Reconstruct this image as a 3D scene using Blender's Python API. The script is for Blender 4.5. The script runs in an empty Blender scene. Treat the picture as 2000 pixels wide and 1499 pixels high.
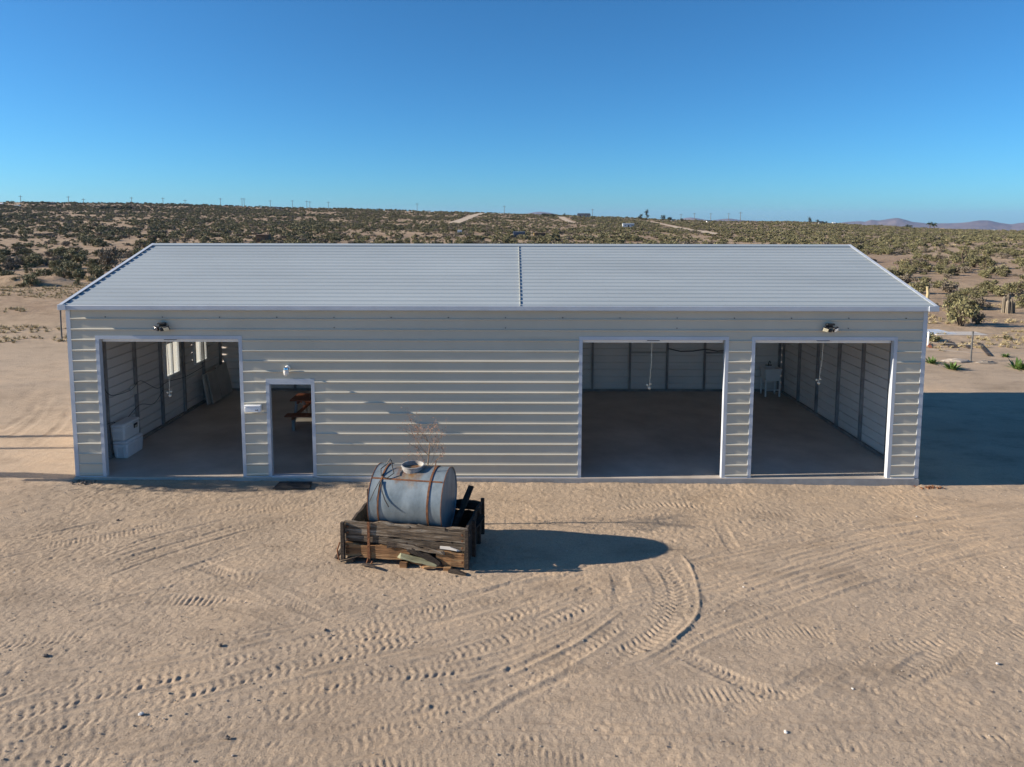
import bpy, math, random
import numpy as np
from mathutils import Vector, Matrix

SC = bpy.context.scene
COL = SC.collection
rnd = random.Random(7)
nrs = np.random.RandomState(11)
rad = math.radians

# ------------------------------------------------------------------ camera, sky, sun, exposure
CAM = (.335, -14.433, 5.635)
PITCH, YAW, ROLL, FPX, PPX, PPY = .0965, .0006, .0018, 1333., 1000., 555.4
fw = Vector((-math.sin(YAW)*math.cos(PITCH), math.cos(YAW)*math.cos(PITCH), -math.sin(PITCH)))
r0 = Vector((math.cos(YAW), math.sin(YAW), 0)); u0 = r0.cross(fw)
rt = r0*math.cos(ROLL) + u0*math.sin(ROLL); up = rt.cross(fw)
cd = bpy.data.cameras.new('camera'); cam = bpy.data.objects.new('camera', cd); COL.objects.link(cam)
m = Matrix((rt, up, -fw)).transposed().to_4x4(); m.translation = CAM; cam.matrix_world = m
cd.sensor_width = 36; cd.lens = FPX/2000*36
cd.shift_y = -(749.5-PPY)/2000; cd.clip_start = .1; cd.clip_end = 40000
SC.camera = cam

SUN_EL, SUN_SLOPE = rad(21.3), .05            # light travels towards +X and a little towards +Y
azx, azy = -1/math.hypot(1, SUN_SLOPE), -SUN_SLOPE/math.hypot(1, SUN_SLOPE)
tosun = Vector((azx*math.cos(SUN_EL), azy*math.cos(SUN_EL), math.sin(SUN_EL)))
w = bpy.data.worlds.new('World'); SC.world = w; w.use_nodes = True
nt = w.node_tree; nt.nodes.clear()
sky = nt.nodes.new('ShaderNodeTexSky'); sky.sky_type = 'NISHITA'; sky.sun_disc = False
sky.sun_elevation = SUN_EL; sky.sun_rotation = math.atan2(azx, azy)
sky.altitude = 900; sky.air_density = .9; sky.dust_density = .7; sky.ozone_density = 10
bg = nt.nodes.new('ShaderNodeBackground'); bg.inputs[1].default_value = .080
wo = nt.nodes.new('ShaderNodeOutputWorld')
wb = nt.nodes.new('ShaderNodeMix'); wb.data_type = 'RGBA'; wb.blend_type = 'MULTIPLY'; wb.inputs[0].default_value = 1; wb.inputs[7].default_value = (.80, 1.12, 1.0, 1)
nt.links.new(sky.outputs[0], wb.inputs[6]); nt.links.new(wb.outputs[2], bg.inputs[0]); nt.links.new(bg.outputs[0], wo.inputs[0])
sl = bpy.data.lights.new('sun', 'SUN'); sl.energy = 5.0; sl.angle = rad(.5); sl.color = (1, .88, .73)
sun = bpy.data.objects.new('sun', sl); COL.objects.link(sun)
sun.rotation_euler = (-tosun).to_track_quat('-Z', 'Y').to_euler(); sun.location = (-60, -3, 30)
vs = SC.view_settings; vs.view_transform = 'Standard'; vs.look = 'None'; vs.gamma = 1; vs.use_curve_mapping = False
vs.exposure = .92
SC.cycles.max_bounces = 8; SC.cycles.diffuse_bounces = 7; SC.cycles.volume_bounces = 0
SC.cycles.use_denoising = True

# ------------------------------------------------------------------ pixel -> direction, terrain
def ray(px, py):
    d = fw + rt*((px-PPX)/FPX) - up*((py-PPY)/FPX)
    return np.array(CAM), np.array(d)

def vnoise(x, y, seed=0):
    x = np.asarray(x, float); y = np.asarray(y, float)
    xi = np.floor(x).astype(np.int64); yi = np.floor(y).astype(np.int64)
    fx = x-xi; fy = y-yi; fx = fx*fx*(3-2*fx); fy = fy*fy*(3-2*fy)
    def h(a, b):
        n = (a*374761393 + b*668265263 + seed*974634777) & 0x7fffffff
        n = ((n ^ (n >> 13))*1274126177) & 0x7fffffff
        return ((n ^ (n >> 16)) & 0xffff)/65535.
    return (h(xi, yi)*(1-fx)+h(xi+1, yi)*fx)*(1-fy) + (h(xi, yi+1)*(1-fx)+h(xi+1, yi+1)*fx)*fy - .5

RS = 500.
SKYL = [(0,393),(250,395),(360,398),(500,402),(650,406),(800,410),(1000,416),(1150,421),(1300,428),(1400,431),
        (1500,432),(1560,432.5),(1650,437),(1750,442),(1850,447),(2000,450)]
AZ, TH = [], []
for px, py in SKYL:
    o, d = ray(px, py); AZ.append(math.atan2(d[0], d[1])); TH.append(CAM[2]+RS*d[2]/math.hypot(d[0], d[1])-.7)
AZ = [-math.pi, -1.6]+AZ+[1.6, math.pi]; TH = [4., 14.]+TH+[-3., 4.]

def terrain(x, y):
    x = np.asarray(x, float); y = np.asarray(y, float)
    base = -.11-.0055*np.clip(x, -14, 14)
    dx = x-CAM[0]; dy = y-CAM[1]; r = np.hypot(dx, dy); az = np.arctan2(dx, dy)
    T = np.interp(az, AZ, TH)
    t = np.clip((r-30)/(RS-30), 0, 1)
    h = base + (T-base)*t**1.8
    h = h + vnoise(x/95+3, y/95, 5)*1.6*t*(1-t)*1.5
    h = h - np.clip(r-RS, 0, None)*.06
    return np.maximum(h, -260)

def gz(x, y): return float(terrain(x, y))

def ground_at(px, py):
    o, d = ray(px, py); t = 4.
    for i in range(4000):
        p = o+d*t
        if p[2] < gz(p[0], p[1]): break
        t *= 1.004
        if t > 3000: break
    return p

def at_range(px, R):
    o, d = ray(px, 430); k = R/math.hypot(d[0], d[1])
    x, y = o[0]+d[0]*k, o[1]+d[1]*k
    return np.array((x, y, gz(x, y)))

# ------------------------------------------------------------------ materials
def srgb(r, g, b):
    f = lambda c: (c/12.92 if c <= .04045 else ((c+.055)/1.055)**2.4)
    return (f(r/255), f(g/255), f(b/255))

def pm(name, c1, c2=None, scale=4, rough=.7, bump=0, bscale=None, stretch=(1, 1, 1), metal=0, detail=6, c3=None,
       spec=.5, coords='Object', lo=.35, hi=.65, rand=0, bdist=.02):
    mt = bpy.data.materials.new(name); mt.use_nodes = True
    n = mt.node_tree.nodes; L = mt.node_tree.links; b = n['Principled BSDF']
    b.inputs['Roughness'].default_value = rough; b.inputs['Metallic'].default_value = metal
    b.inputs['Specular IOR Level'].default_value = spec
    tc = n.new('ShaderNodeTexCoord'); mp = n.new('ShaderNodeMapping'); mp.inputs['Scale'].default_value = stretch
    L.new(tc.outputs[coords], mp.inputs[0])
    oi = n.new('ShaderNodeObjectInfo')
    ad = n.new('ShaderNodeVectorMath'); ad.operation = 'MULTIPLY_ADD'
    cb = n.new('ShaderNodeCombineXYZ')
    for i in range(3): L.new(oi.outputs['Random'], cb.inputs[i])
    L.new(cb.outputs[0], ad.inputs[0]); ad.inputs[1].default_value = (37, 53, 71); L.new(mp.outputs[0], ad.inputs[2])
    ns = n.new('ShaderNodeTexNoise'); ns.inputs['Scale'].default_value = scale; ns.inputs['Detail'].default_value = detail
    ns.inputs['Roughness'].default_value = .62
    L.new(ad.outputs[0], ns.inputs['Vector'])
    cr = n.new('ShaderNodeValToRGB'); e = cr.color_ramp.elements
    e[0].position = lo; e[1].position = hi
    e[0].color = (*c1, 1); e[1].color = (*(c2 or c1), 1)
    if c3: q = e.new((lo+hi)/2); q.color = (*c3, 1)
    L.new(ns.outputs['Fac'], cr.inputs[0]); out = cr.outputs[0]
    if rand:
        hs = n.new('ShaderNodeHueSaturation'); ma = n.new('ShaderNodeMapRange')
        ma.inputs['To Min'].default_value = 1-rand; ma.inputs['To Max'].default_value = 1+rand
        L.new(oi.outputs['Random'], ma.inputs[0]); L.new(ma.outputs[0], hs.inputs['Value']); L.new(out, hs.inputs['Color']); out = hs.outputs[0]
    L.new(out, b.inputs['Base Color'])
    if bump:
        bs = n.new('ShaderNodeTexNoise'); bs.inputs['Scale'].default_value = bscale or scale*3; bs.inputs['Detail'].default_value = 5
        L.new(ad.outputs[0], bs.inputs['Vector'])
        bp = n.new('ShaderNodeBump'); bp.inputs['Strength'].default_value = bump; bp.inputs['Distance'].default_value = bdist
        L.new(bs.outputs['Fac'], bp.inputs['Height']); L.new(bp.outputs[0], b.inputs['Normal'])
    mt['ramp'] = 1
    return mt

M = {}
M['wall'] = pm('painted_steel', (.50, .47, .385), (.56, .525, .435), .6, .5, 0, spec=.35)
M['inner'] = pm('inside_steel', (.78, .73, .68), (.86, .81, .76), .8, .55, 0, spec=.3)
M['bounce_white'] = pm('white_bounce_liner', (.78, .77, .75), None, 2, .8)
M['roof'] = pm('roof_steel', (.32, .36, .38), (.375, .42, .44), .5, .5, 0, stretch=(.3, 1, 1), spec=.4)
M['trim'] = pm('white_trim', (.46, .50, .55), (.54, .58, .63), 1.5, .4)
M['cream'] = pm('seam_cream', (.50, .47, .37), (.56, .53, .43), 6, .6)
M['stud'] = pm('galvanised_stud', (.20, .19, .185), (.34, .33, .32), 3, .5)
M['slab'] = pm('concrete_edge', (.30, .295, .28), (.40, .39, .37), 3, .85, .25, 30)
M['screw'] = pm('screw_head', (.12, .12, .12), None, 3, .5, metal=.5)
M['black'] = pm('black_plastic', (.018, .018, .02), (.03, .03, .032), 8, .5)
M['rubber'] = pm('black_rubber', (.016, .016, .018), (.03, .03, .032), 40, .8, .5, 120)
M['glass_jar'] = pm('white_glass', (.75, .74, .70), None, 3, .15)
M['lens'] = pm('lamp_lens', (.62, .58, .42), (.7, .66, .5), 6, .2)
M['chrome'] = pm('chrome', (.6, .6, .62), None, 3, .15, metal=1)
M['white'] = pm('white_plastic', (.80, .80, .78), (.86, .86, .84), 3, .45, .05, 20)
M['whitelid'] = pm('white_cloudy_plastic', (.74, .77, .80), (.84, .86, .88), 5, .35)
M['rope'] = pm('cotton_rope', (.62, .55, .42), (.72, .66, .52), 60, .9)
M['cable'] = pm('dark_cable', (.03, .025, .022), None, 3, .6)
M['board'] = pm('grey_board', (.42, .39, .35), (.52, .48, .43), 3, .8)
M['boardedge'] = pm('pale_board', (.6, .57, .52), (.7, .66, .6), 3, .8)
M['redwood'] = pm('redwood', (.16, .045, .02), (.30, .09, .035), 5, .55, .2, 30, (.4, 6, 6))
M['stone'] = pm('stone', (.30, .25, .20), (.52, .45, .37), 9, .9, .6, 25, rand=.35)
M['darkstone'] = pm('dark_stone', (.13, .105, .085), (.26, .21, .165), 9, .9, .6, 25)
M['galv'] = pm('dull_galvanised', (.16, .135, .12), (.40, .40, .39), 7, .55, .2, 30, metal=.2, lo=.3, hi=.6)
M['rust'] = pm('rust', (.10, .035, .015), (.22, .09, .035), 14, .85, .4, 60)
M['wood_grey'] = pm('weathered_wood', (.022, .016, .012), (.29, .25, .20), 3.2, .85, 1., 9, (.45, 7, 7), c3=(.11, .078, .05), lo=.32, hi=.68, rand=.2)
M['wood_orange'] = pm('sun_bleached_wood', (.07, .035, .015), (.40, .27, .14), 2.6, .85, .9, 9, (.4, 6, 6), c3=(.25, .125, .05), lo=.3, hi=.7)
M['wood_green'] = pm('lichen_wood', (.15, .14, .08), (.36, .36, .23), 5, .9, .6, 20, (.5, 4, 4))
M['wood_dark'] = pm('dark_wood', (.012, .009, .008), (.075, .052, .036), 4, .9, .9, 14, (1, 5, 5), lo=.3, hi=.75, rand=.3)  # darkest wood tone: wagon back, ends, floor, stakes and loose planks
M['post'] = pm('grey_post', (.10, .085, .07), (.22, .19, .16), 6, .85, .4, 30, (5, 5, .6))
M['steelpost'] = pm('dark_steel_post', (.06, .06, .062), (.12, .12, .12), 6, .5)
M['twig'] = pm('twig', (.16, .10, .06), (.34, .24, .16), 20, .9)
M['redtwig'] = pm('dry_red_flowers', (.24, .085, .04), (.42, .20, .11), 30, .9)
M['creosote'] = pm('creosote_leaf', (.10, .096, .042), (.225, .205, .10), 2.3, .75, 0, rand=.28, lo=.3, hi=.7)
M['greyleaf'] = pm('grey_scrub_leaf', (.12, .098, .07), (.25, .21, .155), 2.3, .85, 0, rand=.25, lo=.3, hi=.7)
M['strawleaf'] = pm('straw', (.30, .24, .13), (.46, .38, .22), 2.3, .9, 0, rand=.2)
M['brightleaf'] = pm('bright_green_leaf', (.05, .10, .018), (.12, .19, .045), 4, .6, 0)
M['darkleaf'] = pm('dark_tree_leaf', (.02, .03, .015), (.05, .06, .028), 3, .8)
M['yucca'] = pm('yucca_leaf', (.13, .12, .05), (.25, .22, .10), 4, .8)
M['stem'] = pm('shrub_stem', (.06, .045, .03), (.14, .11, .08), 8, .9)
M['bark'] = pm('bark', (.05, .035, .025), (.12, .09, .065), 8, .95, .6, 30)
M['mesa'] = pm('mountain_rock', (.085, .06, .055), (.16, .115, .10), .004, .95, .6, .01, bdist=40)
M['track'] = pm('packed_track', (.44, .345, .245), (.53, .42, .30), .2, .95)

def concrete_floor():
    mt = pm('concrete_floor', (.36, .318, .275), (.60, .54, .475), .8, .45, .08, 25, lo=.3, hi=.72)
    return mt
M['floor'] = concrete_floor()

def ground_material():
    mt = bpy.data.materials.new('desert_sand'); mt.use_nodes = True
    n = mt.node_tree.nodes; L = mt.node_tree.links; b = n['Principled BSDF']
    b.inputs['Roughness'].default_value = .95; b.inputs['Specular IOR Level'].default_value = .12
    geo = n.new('ShaderNodeNewGeometry')
    def noise(s, det=5, rg=.6, st=None):
        q = n.new('ShaderNodeTexNoise'); q.inputs['Scale'].default_value = s; q.inputs['Detail'].default_value = det; q.inputs['Roughness'].default_value = rg
        v = geo.outputs['Position']
        if st:
            mp = n.new('ShaderNodeMapping'); mp.inputs['Scale'].default_value = st; L.new(v, mp.inputs[0]); v = mp.outputs[0]
        L.new(v, q.inputs['Vector']); return q.outputs['Fac']
    def ramp(f, p):
        c = n.new('ShaderNodeValToRGB'); e = c.color_ramp.elements
        e[0].position, e[0].color = p[0][0], (*p[0][1], 1); e[1].position, e[1].color = p[-1][0], (*p[-1][1], 1)
        for a, k in p[1:-1]: q = e.new(a); q.color = (*k, 1)
        L.new(f, c.inputs[0]); return c.outputs[0]
    def mix(f, a, c, mode='MIX'):
        q = n.new('ShaderNodeMix'); q.data_type = 'RGBA'; q.blend_type = mode
        if isinstance(f, float): q.inputs[0].default_value = f
        else: L.new(f, q.inputs[0])
        L.new(a, q.inputs[6]); L.new(c, q.inputs[7]); return q.outputs[2]
    big = ramp(noise(.16, 4), [(.34, (.355, .275, .198)), (.5, (.39, .307, .226)), (.68, (.45, .34, .236))])
    mid = ramp(noise(1.3, 6, .7, (.6, 1.2, 1)), [(.3, (.74, .735, .73)), (.5, (1, 1, 1)), (.72, (1.12, 1.09, 1.05))])
    fine = ramp(noise(38, 4, .75), [(.28, (.62, .60, .57)), (.46, (1, 1, 1)), (.75, (1.16, 1.16, 1.16))])
    c = mix(1., mix(1., big, mid, 'MULTIPLY'), fine, 'MULTIPLY')
    # pinkish and straw patches in the open desert
    des = ramp(noise(.045, 8, .7), [(.35, (.30, .212, .148)), (.5, (.365, .272, .185)), (.66, (.45, .345, .235))])
    des = mix(1., des, ramp(noise(.9, 6, .75), [(.32, (.62, .60, .55)), (.55, (1.02, 1, .98)), (.75, (1.1, 1.1, 1.08))]), 'MULTIPLY')
    sp = n.new('ShaderNodeSeparateXYZ'); L.new(geo.outputs['Position'], sp.inputs[0])
    mr = n.new('ShaderNodeMapRange'); mr.inputs['From Min'].default_value = 11; mr.inputs['From Max'].default_value = 26
    L.new(sp.outputs['Y'], mr.inputs[0])
    c = mix(mr.outputs[0], c, des)
    L.new(c, b.inputs['Base Color'])
    bp = n.new('ShaderNodeBump'); bp.inputs['Strength'].default_value = .8; bp.inputs['Distance'].default_value = .016
    L.new(noise(42, 6, .7), bp.inputs['Height'])
    b2 = n.new('ShaderNodeBump'); b2.inputs['Strength'].default_value = .5; b2.inputs['Distance'].default_value = .03
    L.new(noise(7, 5, .65, (.7, 1.3, 1)), b2.inputs['Height']); L.new(bp.outputs[0], b2.inputs['Normal'])
    b3 = n.new('ShaderNodeBump'); b3.inputs['Distance'].default_value = .22; L.new(noise(.8, 7, .7), b3.inputs['Height']); L.new(b2.outputs[0], b3.inputs['Normal'])
    ml = n.new('ShaderNodeMath'); ml.operation = 'MULTIPLY'; ml.inputs[1].default_value = .6; L.new(mr.outputs[0], ml.inputs[0]); L.new(ml.outputs[0], b3.inputs['Strength'])
    L.new(b3.outputs[0], b.inputs['Normal'])
    return mt
M['sand'] = ground_material()

# ------------------------------------------------------------------ mesh helpers
def link(o, parent=None):
    COL.objects.link(o)
    if parent is not None: o.parent = parent
    return o

def tag(o, label=None, cat=None, group=None, kind=None):
    if label: o['label'] = label
    if cat: o['category'] = cat
    if group: o['group'] = group
    if kind: o['kind'] = kind
    return o

def empty(name, loc=(0, 0, 0), rz=0, label=None, cat=None, group=None):
    o = bpy.data.objects.new(name, None); o.location = loc; o.rotation_euler = (0, 0, rz); o.empty_display_size = .2
    COL.objects.link(o); return tag(o, label, cat, group)

class MB:
    def __init__(s): s.v = []; s.f = []; s.m = []; s.mi = 0
    def add(s, vs_, fs):
        k = len(s.v); s.v += [tuple(p) for p in vs_]; s.f += [[i+k for i in f] for f in fs]; s.m += [s.mi]*len(fs); return s
    def box(s, x0, x1, y0, y1, z0, z1, M4=None, taper=0):
        p = [(x0, y0, z0), (x1, y0, z0), (x1, y1, z0), (x0, y1, z0), (x0+taper, y0+taper, z1), (x1-taper, y0+taper, z1), (x1-taper, y1-taper, z1), (x0+taper, y1-taper, z1)]
        if M4 is not None: p = [M4 @ Vector(q) for q in p]
        return s.add(p, [(0, 3, 2, 1), (4, 5, 6, 7), (0, 1, 5, 4), (1, 2, 6, 5), (2, 3, 7, 6), (3, 0, 4, 7)])
    def tube(s, path, r, n=8, cap=True):
        path = [Vector(p) for p in path]; rs = r if isinstance(r, (list, tuple)) else [r]*len(path)
        k = len(s.v); prev = None
        for i, p in enumerate(path):
            d = (path[min(i+1, len(path)-1)]-path[max(i-1, 0)]).normalized()
            a = d.orthogonal().normalized() if prev is None else (prev-d*prev.dot(d)).normalized()
            prev = a; b = d.cross(a)
            for j in range(n):
                t = 2*math.pi*j/n; s.v.append(tuple(p+(a*math.cos(t)+b*math.sin(t))*rs[i]))
        for i in range(len(path)-1):
            for j in range(n):
                s.f.append([k+i*n+j, k+i*n+(j+1) % n, k+(i+1)*n+(j+1) % n, k+(i+1)*n+j]); s.m.append(s.mi)
        if cap:
            s.f.append([k+j for j in range(n)][::-1]); s.m.append(s.mi)
            e = k+(len(path)-1)*n; s.f.append([e+j for j in range(n)]); s.m.append(s.mi)
        return s
    def lathe(s, prof, n=32, M4=None):      # prof: (radius, height) about z
        k = len(s.v)
        for r, h in prof:
            for j in range(n):
                t = 2*math.pi*j/n; p = Vector((r*math.cos(t), r*math.sin(t), h)); s.v.append(tuple(M4 @ p if M4 is not None else p))
        for i in range(len(prof)-1):
            for j in range(n):
                s.f.append([k+i*n+j, k+i*n+(j+1) % n, k+(i+1)*n+(j+1) % n, k+(i+1)*n+j]); s.m.append(s.mi)
        return s
    def mesh(s, name, mats, smooth=False):
        me = bpy.data.meshes.new(name); me.from_pydata(s.v, [], s.f)
        for q in (mats if isinstance(mats, (list, tuple)) else [mats]): me.materials.append(q)
        if any(s.m): me.polygons.foreach_set('material_index', s.m)
        if smooth: me.polygons.foreach_set('use_smooth', [True]*len(s.f))
        me.update(); return me
    def build(s, name, mats, parent=None, smooth=False, bevel=0, loc=None, rot=None):
        o = bpy.data.objects.new(name, s.mesh(name, mats, smooth)); link(o, parent)
        if loc is not None: o.location = loc
        if rot is not None: o.rotation_euler = rot
        if bevel:
            bv = o.modifiers.new('bevel', 'BEVEL'); bv.width = bevel; bv.segments = 2; bv.limit_method = 'ANGLE'
        if smooth or bevel:
            try: o.data.set_sharp_from_angle(angle=rad(40))
            except Exception: pass
        return o

# ------------------------------------------------------------------ ground sheet with tyre tracks
def lines(dense, lo, hi, step_lo, step_hi, g_lo, g_hi):
    a = list(dense); x = a[-1]; st = step_hi
    while x < hi: x += st; st *= g_hi; a.append(x)
    x = a[0]; st = step_lo; b = []
    while x > lo: x -= st; st *= g_lo; b.append(x)
    return np.array(b[::-1]+a)
XL = lines(np.concatenate([np.arange(-13.5, -8.6, .045), np.arange(-8.6, 9.2, .02), np.arange(9.2, 13.6, .045)]), -12000, 12000, .06, .06, 1.075, 1.075)
YL = lines(np.concatenate([np.arange(-8.5, -2.2, .02), np.arange(-2.2, .12, .03), np.arange(.12, 9, .09)]), -600, 12000, .05, .12, 1.12, 1.045)
GX, GY = np.meshgrid(XL, YL); GZ = terrain(GX, GY)
near = (GX > -16) & (GX < 16) & (GY > -10) & (GY < 12)
mic = np.zeros_like(GZ)
xn, yn = GX[near], GY[near]
loose = .5+vnoise(xn/1.7, yn/1.1, 31)*1.3
mic[near] = (vnoise(xn/1.9, yn/1.3, 1)*.030 + vnoise(xn/.42, yn/.30, 2)*.006 + vnoise(xn/.15, yn/.11, 3)*.0035*np.clip(loose+.3, .2, 1.3)
             + vnoise(xn/.06, yn/.05, 4)*.011*np.clip(loose+.15, .25, 1.2))
pits = vnoise(xn/.105, yn/.085, 8); mic[near] -= np.where(pits > .30, (pits-.30)*.035, 0)*np.clip(loose, 0, 1.2)

def g_flat(px, py):
    o, d = ray(px, py); z = -.12
    for _ in range(3):
        t = (z-o[2])/d[2]; p = o+d*t; z = -.11-.0055*max(-14, min(14, p[0]))
    return p
def smooth_path(pts, ds):
    P = [Vector(p[:2]) for p in pts]; P = [P[0]*2-P[1]]+P+[P[-1]*2-P[-2]]
    out = []
    for i in range(1, len(P)-2):
        n = max(2, int((P[i+1]-P[i]).length/ds))
        for k in range(n):
            t = k/n; a, b, c, d = P[i-1], P[i], P[i+1], P[i+2]
            out.append(.5*((2*b)+(c-a)*t+(2*a-5*b+4*c-d)*t*t+(3*b-a-3*c+d)*t**3))
    return np.array([(p.x, p.y) for p in out])
NXv, NYv = len(XL), len(YL)
AMP = .56
def stamp(pxs, width=.22, depth=.012, lug=.012, lam=.10, kind='chev', berm=.012, fade=.75, side=0, seed=0):
    global mic
    P = smooth_path([g_flat(*p) for p in pxs], .009)
    T = np.gradient(P, axis=0); ln = np.hypot(T[:, 0], T[:, 1])+1e-9; T /= ln[:, None]
    s = np.cumsum(ln); N = np.stack([-T[:, 1], T[:, 0]], 1)
    hw = width/2; ext = hw+.09
    u = np.arange(-ext, ext, .010)
    S, U = np.meshgrid(s, u, indexing='ij')
    X = P[:, None, 0]+N[:, None, 0]*U; Y = P[:, None, 1]+N[:, None, 1]*U
    wob = vnoise(S*.9, S*0+seed*7.3, 40+seed)
    a = np.abs(U)
    inside = 1/(1+np.exp((a-hw)/.012))
    if kind == 'chev': ph = S/lam+a*4.2/1.0
    elif kind == 'bar': ph = S/lam+U*1.3
    elif kind == 'block': ph = S/lam+np.floor(U/.045)*.5
    else: ph = S*0
    L_ = np.tanh(2.2*np.sin(2*np.pi*ph))*lug*(.75+vnoise(S/.13, U/.06, 51+seed)*1.0)
    if kind == 'block': L_ *= (np.abs(np.sin(np.pi*U/.045)) > .35)
    if kind == 'chev': L_ *= (a > .018)
    if kind == 'smooth': L_ = 0*S
    vis = np.clip(.7+vnoise(S/.8, S*0+3.1, 60+seed)*1.8+vnoise(S/.2, U/.1, 70+seed)*.8, .05, 1.3)
    prof = inside*(-depth+L_)*vis + np.exp(-((a-hw-.03)/.028)**2)*berm*(.6+wob)*(1 if side == 0 else (U*side > 0)*1.8)
    ends = np.clip(np.minimum(s, s[-1]-s)/.4, 0, 1)[:, None]
    prof = prof*ends*AMP; W = inside*ends*fade
    ix = np.searchsorted(XL, X.ravel()); iy = np.searchsorted(YL, Y.ravel())
    ix = np.clip(ix, 1, NXv-1); iy = np.clip(iy, 1, NYv-1)
    ix -= (X.ravel()-XL[ix-1] < XL[ix]-X.ravel()); iy -= (Y.ravel()-YL[iy-1] < YL[iy]-Y.ravel())
    idx = iy*NXv+ix; n = NXv*NYv
    cnt = np.bincount(idx, minlength=n); k = cnt > 0
    pr = np.bincount(idx, prof.ravel(), minlength=n)[k]/cnt[k]; ww = np.bincount(idx, W.ravel(), minlength=n)[k]/cnt[k]
    f = mic.ravel(); f[k] = f[k]*(1-ww*.7)+pr; mic = f.reshape(NYv, NXv)

TR = [
 ([(-60,1262),(180,1247),(350,1255),(520,1235)], 'chev'), ([(-60,1075),(230,1020),(420,997),(640,972)], 'chev'),
 ([(-60,1090),(200,1050),(420,1012),(600,985)], 'bar'),
 ([(200,1112),(300,1078),(420,1045),(500,1025),(660,1000)], 'chev'), ([(300,1138),(420,1095),(520,1060),(640,1030)], 'chev'),
 ([(380,1100),(500,1145),(600,1190),(700,1230)], 'block'), ([(290,1170),(450,1180),(600,1225),(720,1270)], 'bar'),
 ([(140,1200),(300,1160),(460,1130),(600,1120)], 'chev'), ([(-40,1310),(180,1290),(330,1270),(520,1262)], 'bar'),
 ([(-60,1410),(150,1350),(400,1290),(600,1235),(800,1195),(1000,1150),(1160,1125)], 'chev'),
 ([(-60,1428),(200,1375),(450,1310),(700,1250),(900,1210),(1000,1180),(1150,1128)], 'chev'),
 ([(-60,1455),(300,1375),(560,1330),(800,1275),(1000,1215),(1180,1140)], 'bar'),
 ([(-60,1345),(200,1310),(430,1280),(650,1240),(860,1200)], 'smooth'),
 ([(-60,1500),(250,1440),(500,1380),(760,1355),(930,1340),(1100,1270),(1230,1180)], 'chev'),
 ([(100,1540),(420,1455),(650,1435),(900,1370),(1000,1310),(1150,1235)], 'chev'),
 ([(-60,1475),(220,1412),(480,1350),(700,1310),(900,1290),(1060,1240)], 'chev'),
 ([(430,1452),(700,1440),(1000,1450),(1300,1455),(1600,1455),(2060,1470)], 'chev'),
 ([(600,1530),(800,1490),(1000,1478),(1200,1490)], 'bar'),
 ([(1000,1355),(1250,1358),(1430,1358),(1540,1352)], 'bar'), ([(1280,1475),(1400,1410),(1490,1370)], 'chev'),
 ([(1000,1250),(1200,1172),(1450,1135),(1640,1100)], 'smooth'), ([(950,1300),(1120,1240),(1220,1185),(1250,1160)], 'smooth'),
 ([(1340,1118),(1500,1082),(1700,1040),(2060,995)], 'smooth'), ([(1340,1106),(1500,1066),(1700,1024),(2060,978)], 'bar'),
 ([(1150,1178),(1400,1150),(1600,1085),(1800,1045),(2060,1028)], 'bar'), ([(1270,1295),(1400,1222),(1560,1160),(1700,1112),(1860,1075)], 'chev'),
 ([(1480,1195),(1700,1118),(1900,1062),(2060,1035)], 'chev'), ([(1420,1180),(1600,1125),(1760,1085),(1960,1075)], 'smooth'),
 ([(1100,1010),(1300,985),(1550,1005),(1750,1000),(1960,975)], 'bar'),
 ([(1140,1132),(1160,1165),(1190,1190)], 'block'), ([(1205,1115),(1215,1160),(1200,1195)], 'bar'),
 ([(1600,1195),(1610,1240),(1605,1290)], 'block'), ([(1640,1305),(1700,1262),(1780,1205),(1830,1180)], 'chev'),
 ([(1905,1235),(1885,1280),(1830,1310),(1770,1340)], 'block'), ([(1880,1228),(1830,1275),(1780,1310),(1740,1335)], 'bar'),
 ([(1270,1245),(1400,1312),(1520,1356),(1600,1318),(1660,1290)], 'chev'), ([(1640,1320),(1700,1345),(1770,1360)], 'bar'),
 ([(1680,1276),(1850,1252),(2060,1232)], 'bar'), ([(1400,1240),(1560,1235),(1640,1240)], 'bar'),
 ([(1400,1010),(1425,1060),(1450,1090)], 'smooth'), ([(1780,1400),(1900,1440),(2060,1465)], 'chev'),
 ([(1520,1050),(1540,1060),(1580,1055),(1560,1045),(1530,1040)], 'smooth'),
]
for i, (p, k) in enumerate(TR):
    stamp(p, width=(.20, .24, .26, .22)[i % 4], depth=.012 if k != 'smooth' else .010, lug=(.010, .009, .012)[i % 3], lam=(.085, .10, .075)[i % 3], kind=k, seed=i)
rr3 = random.Random(21)
for i in range(90):          # thin scrape lines left by many older wheels
    p, k = TR[(9, 10, 11, 12, 13, 14, 15, 16, 20, 22, 23, 24, 25, 26, 27, 1, 3)[i % 17]]
    if len(p) < 4: continue
    dy = rr3.uniform(-34, 34); a_ = rr3.uniform(-.04, .04)
    stamp([(x, y+dy+a_*(x-p[0][0])) for x, y in p], width=rr3.uniform(.03, .09), depth=rr3.uniform(.010, .020), lug=0, kind='smooth', berm=rr3.uniform(.006, .016), seed=200+i)
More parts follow.
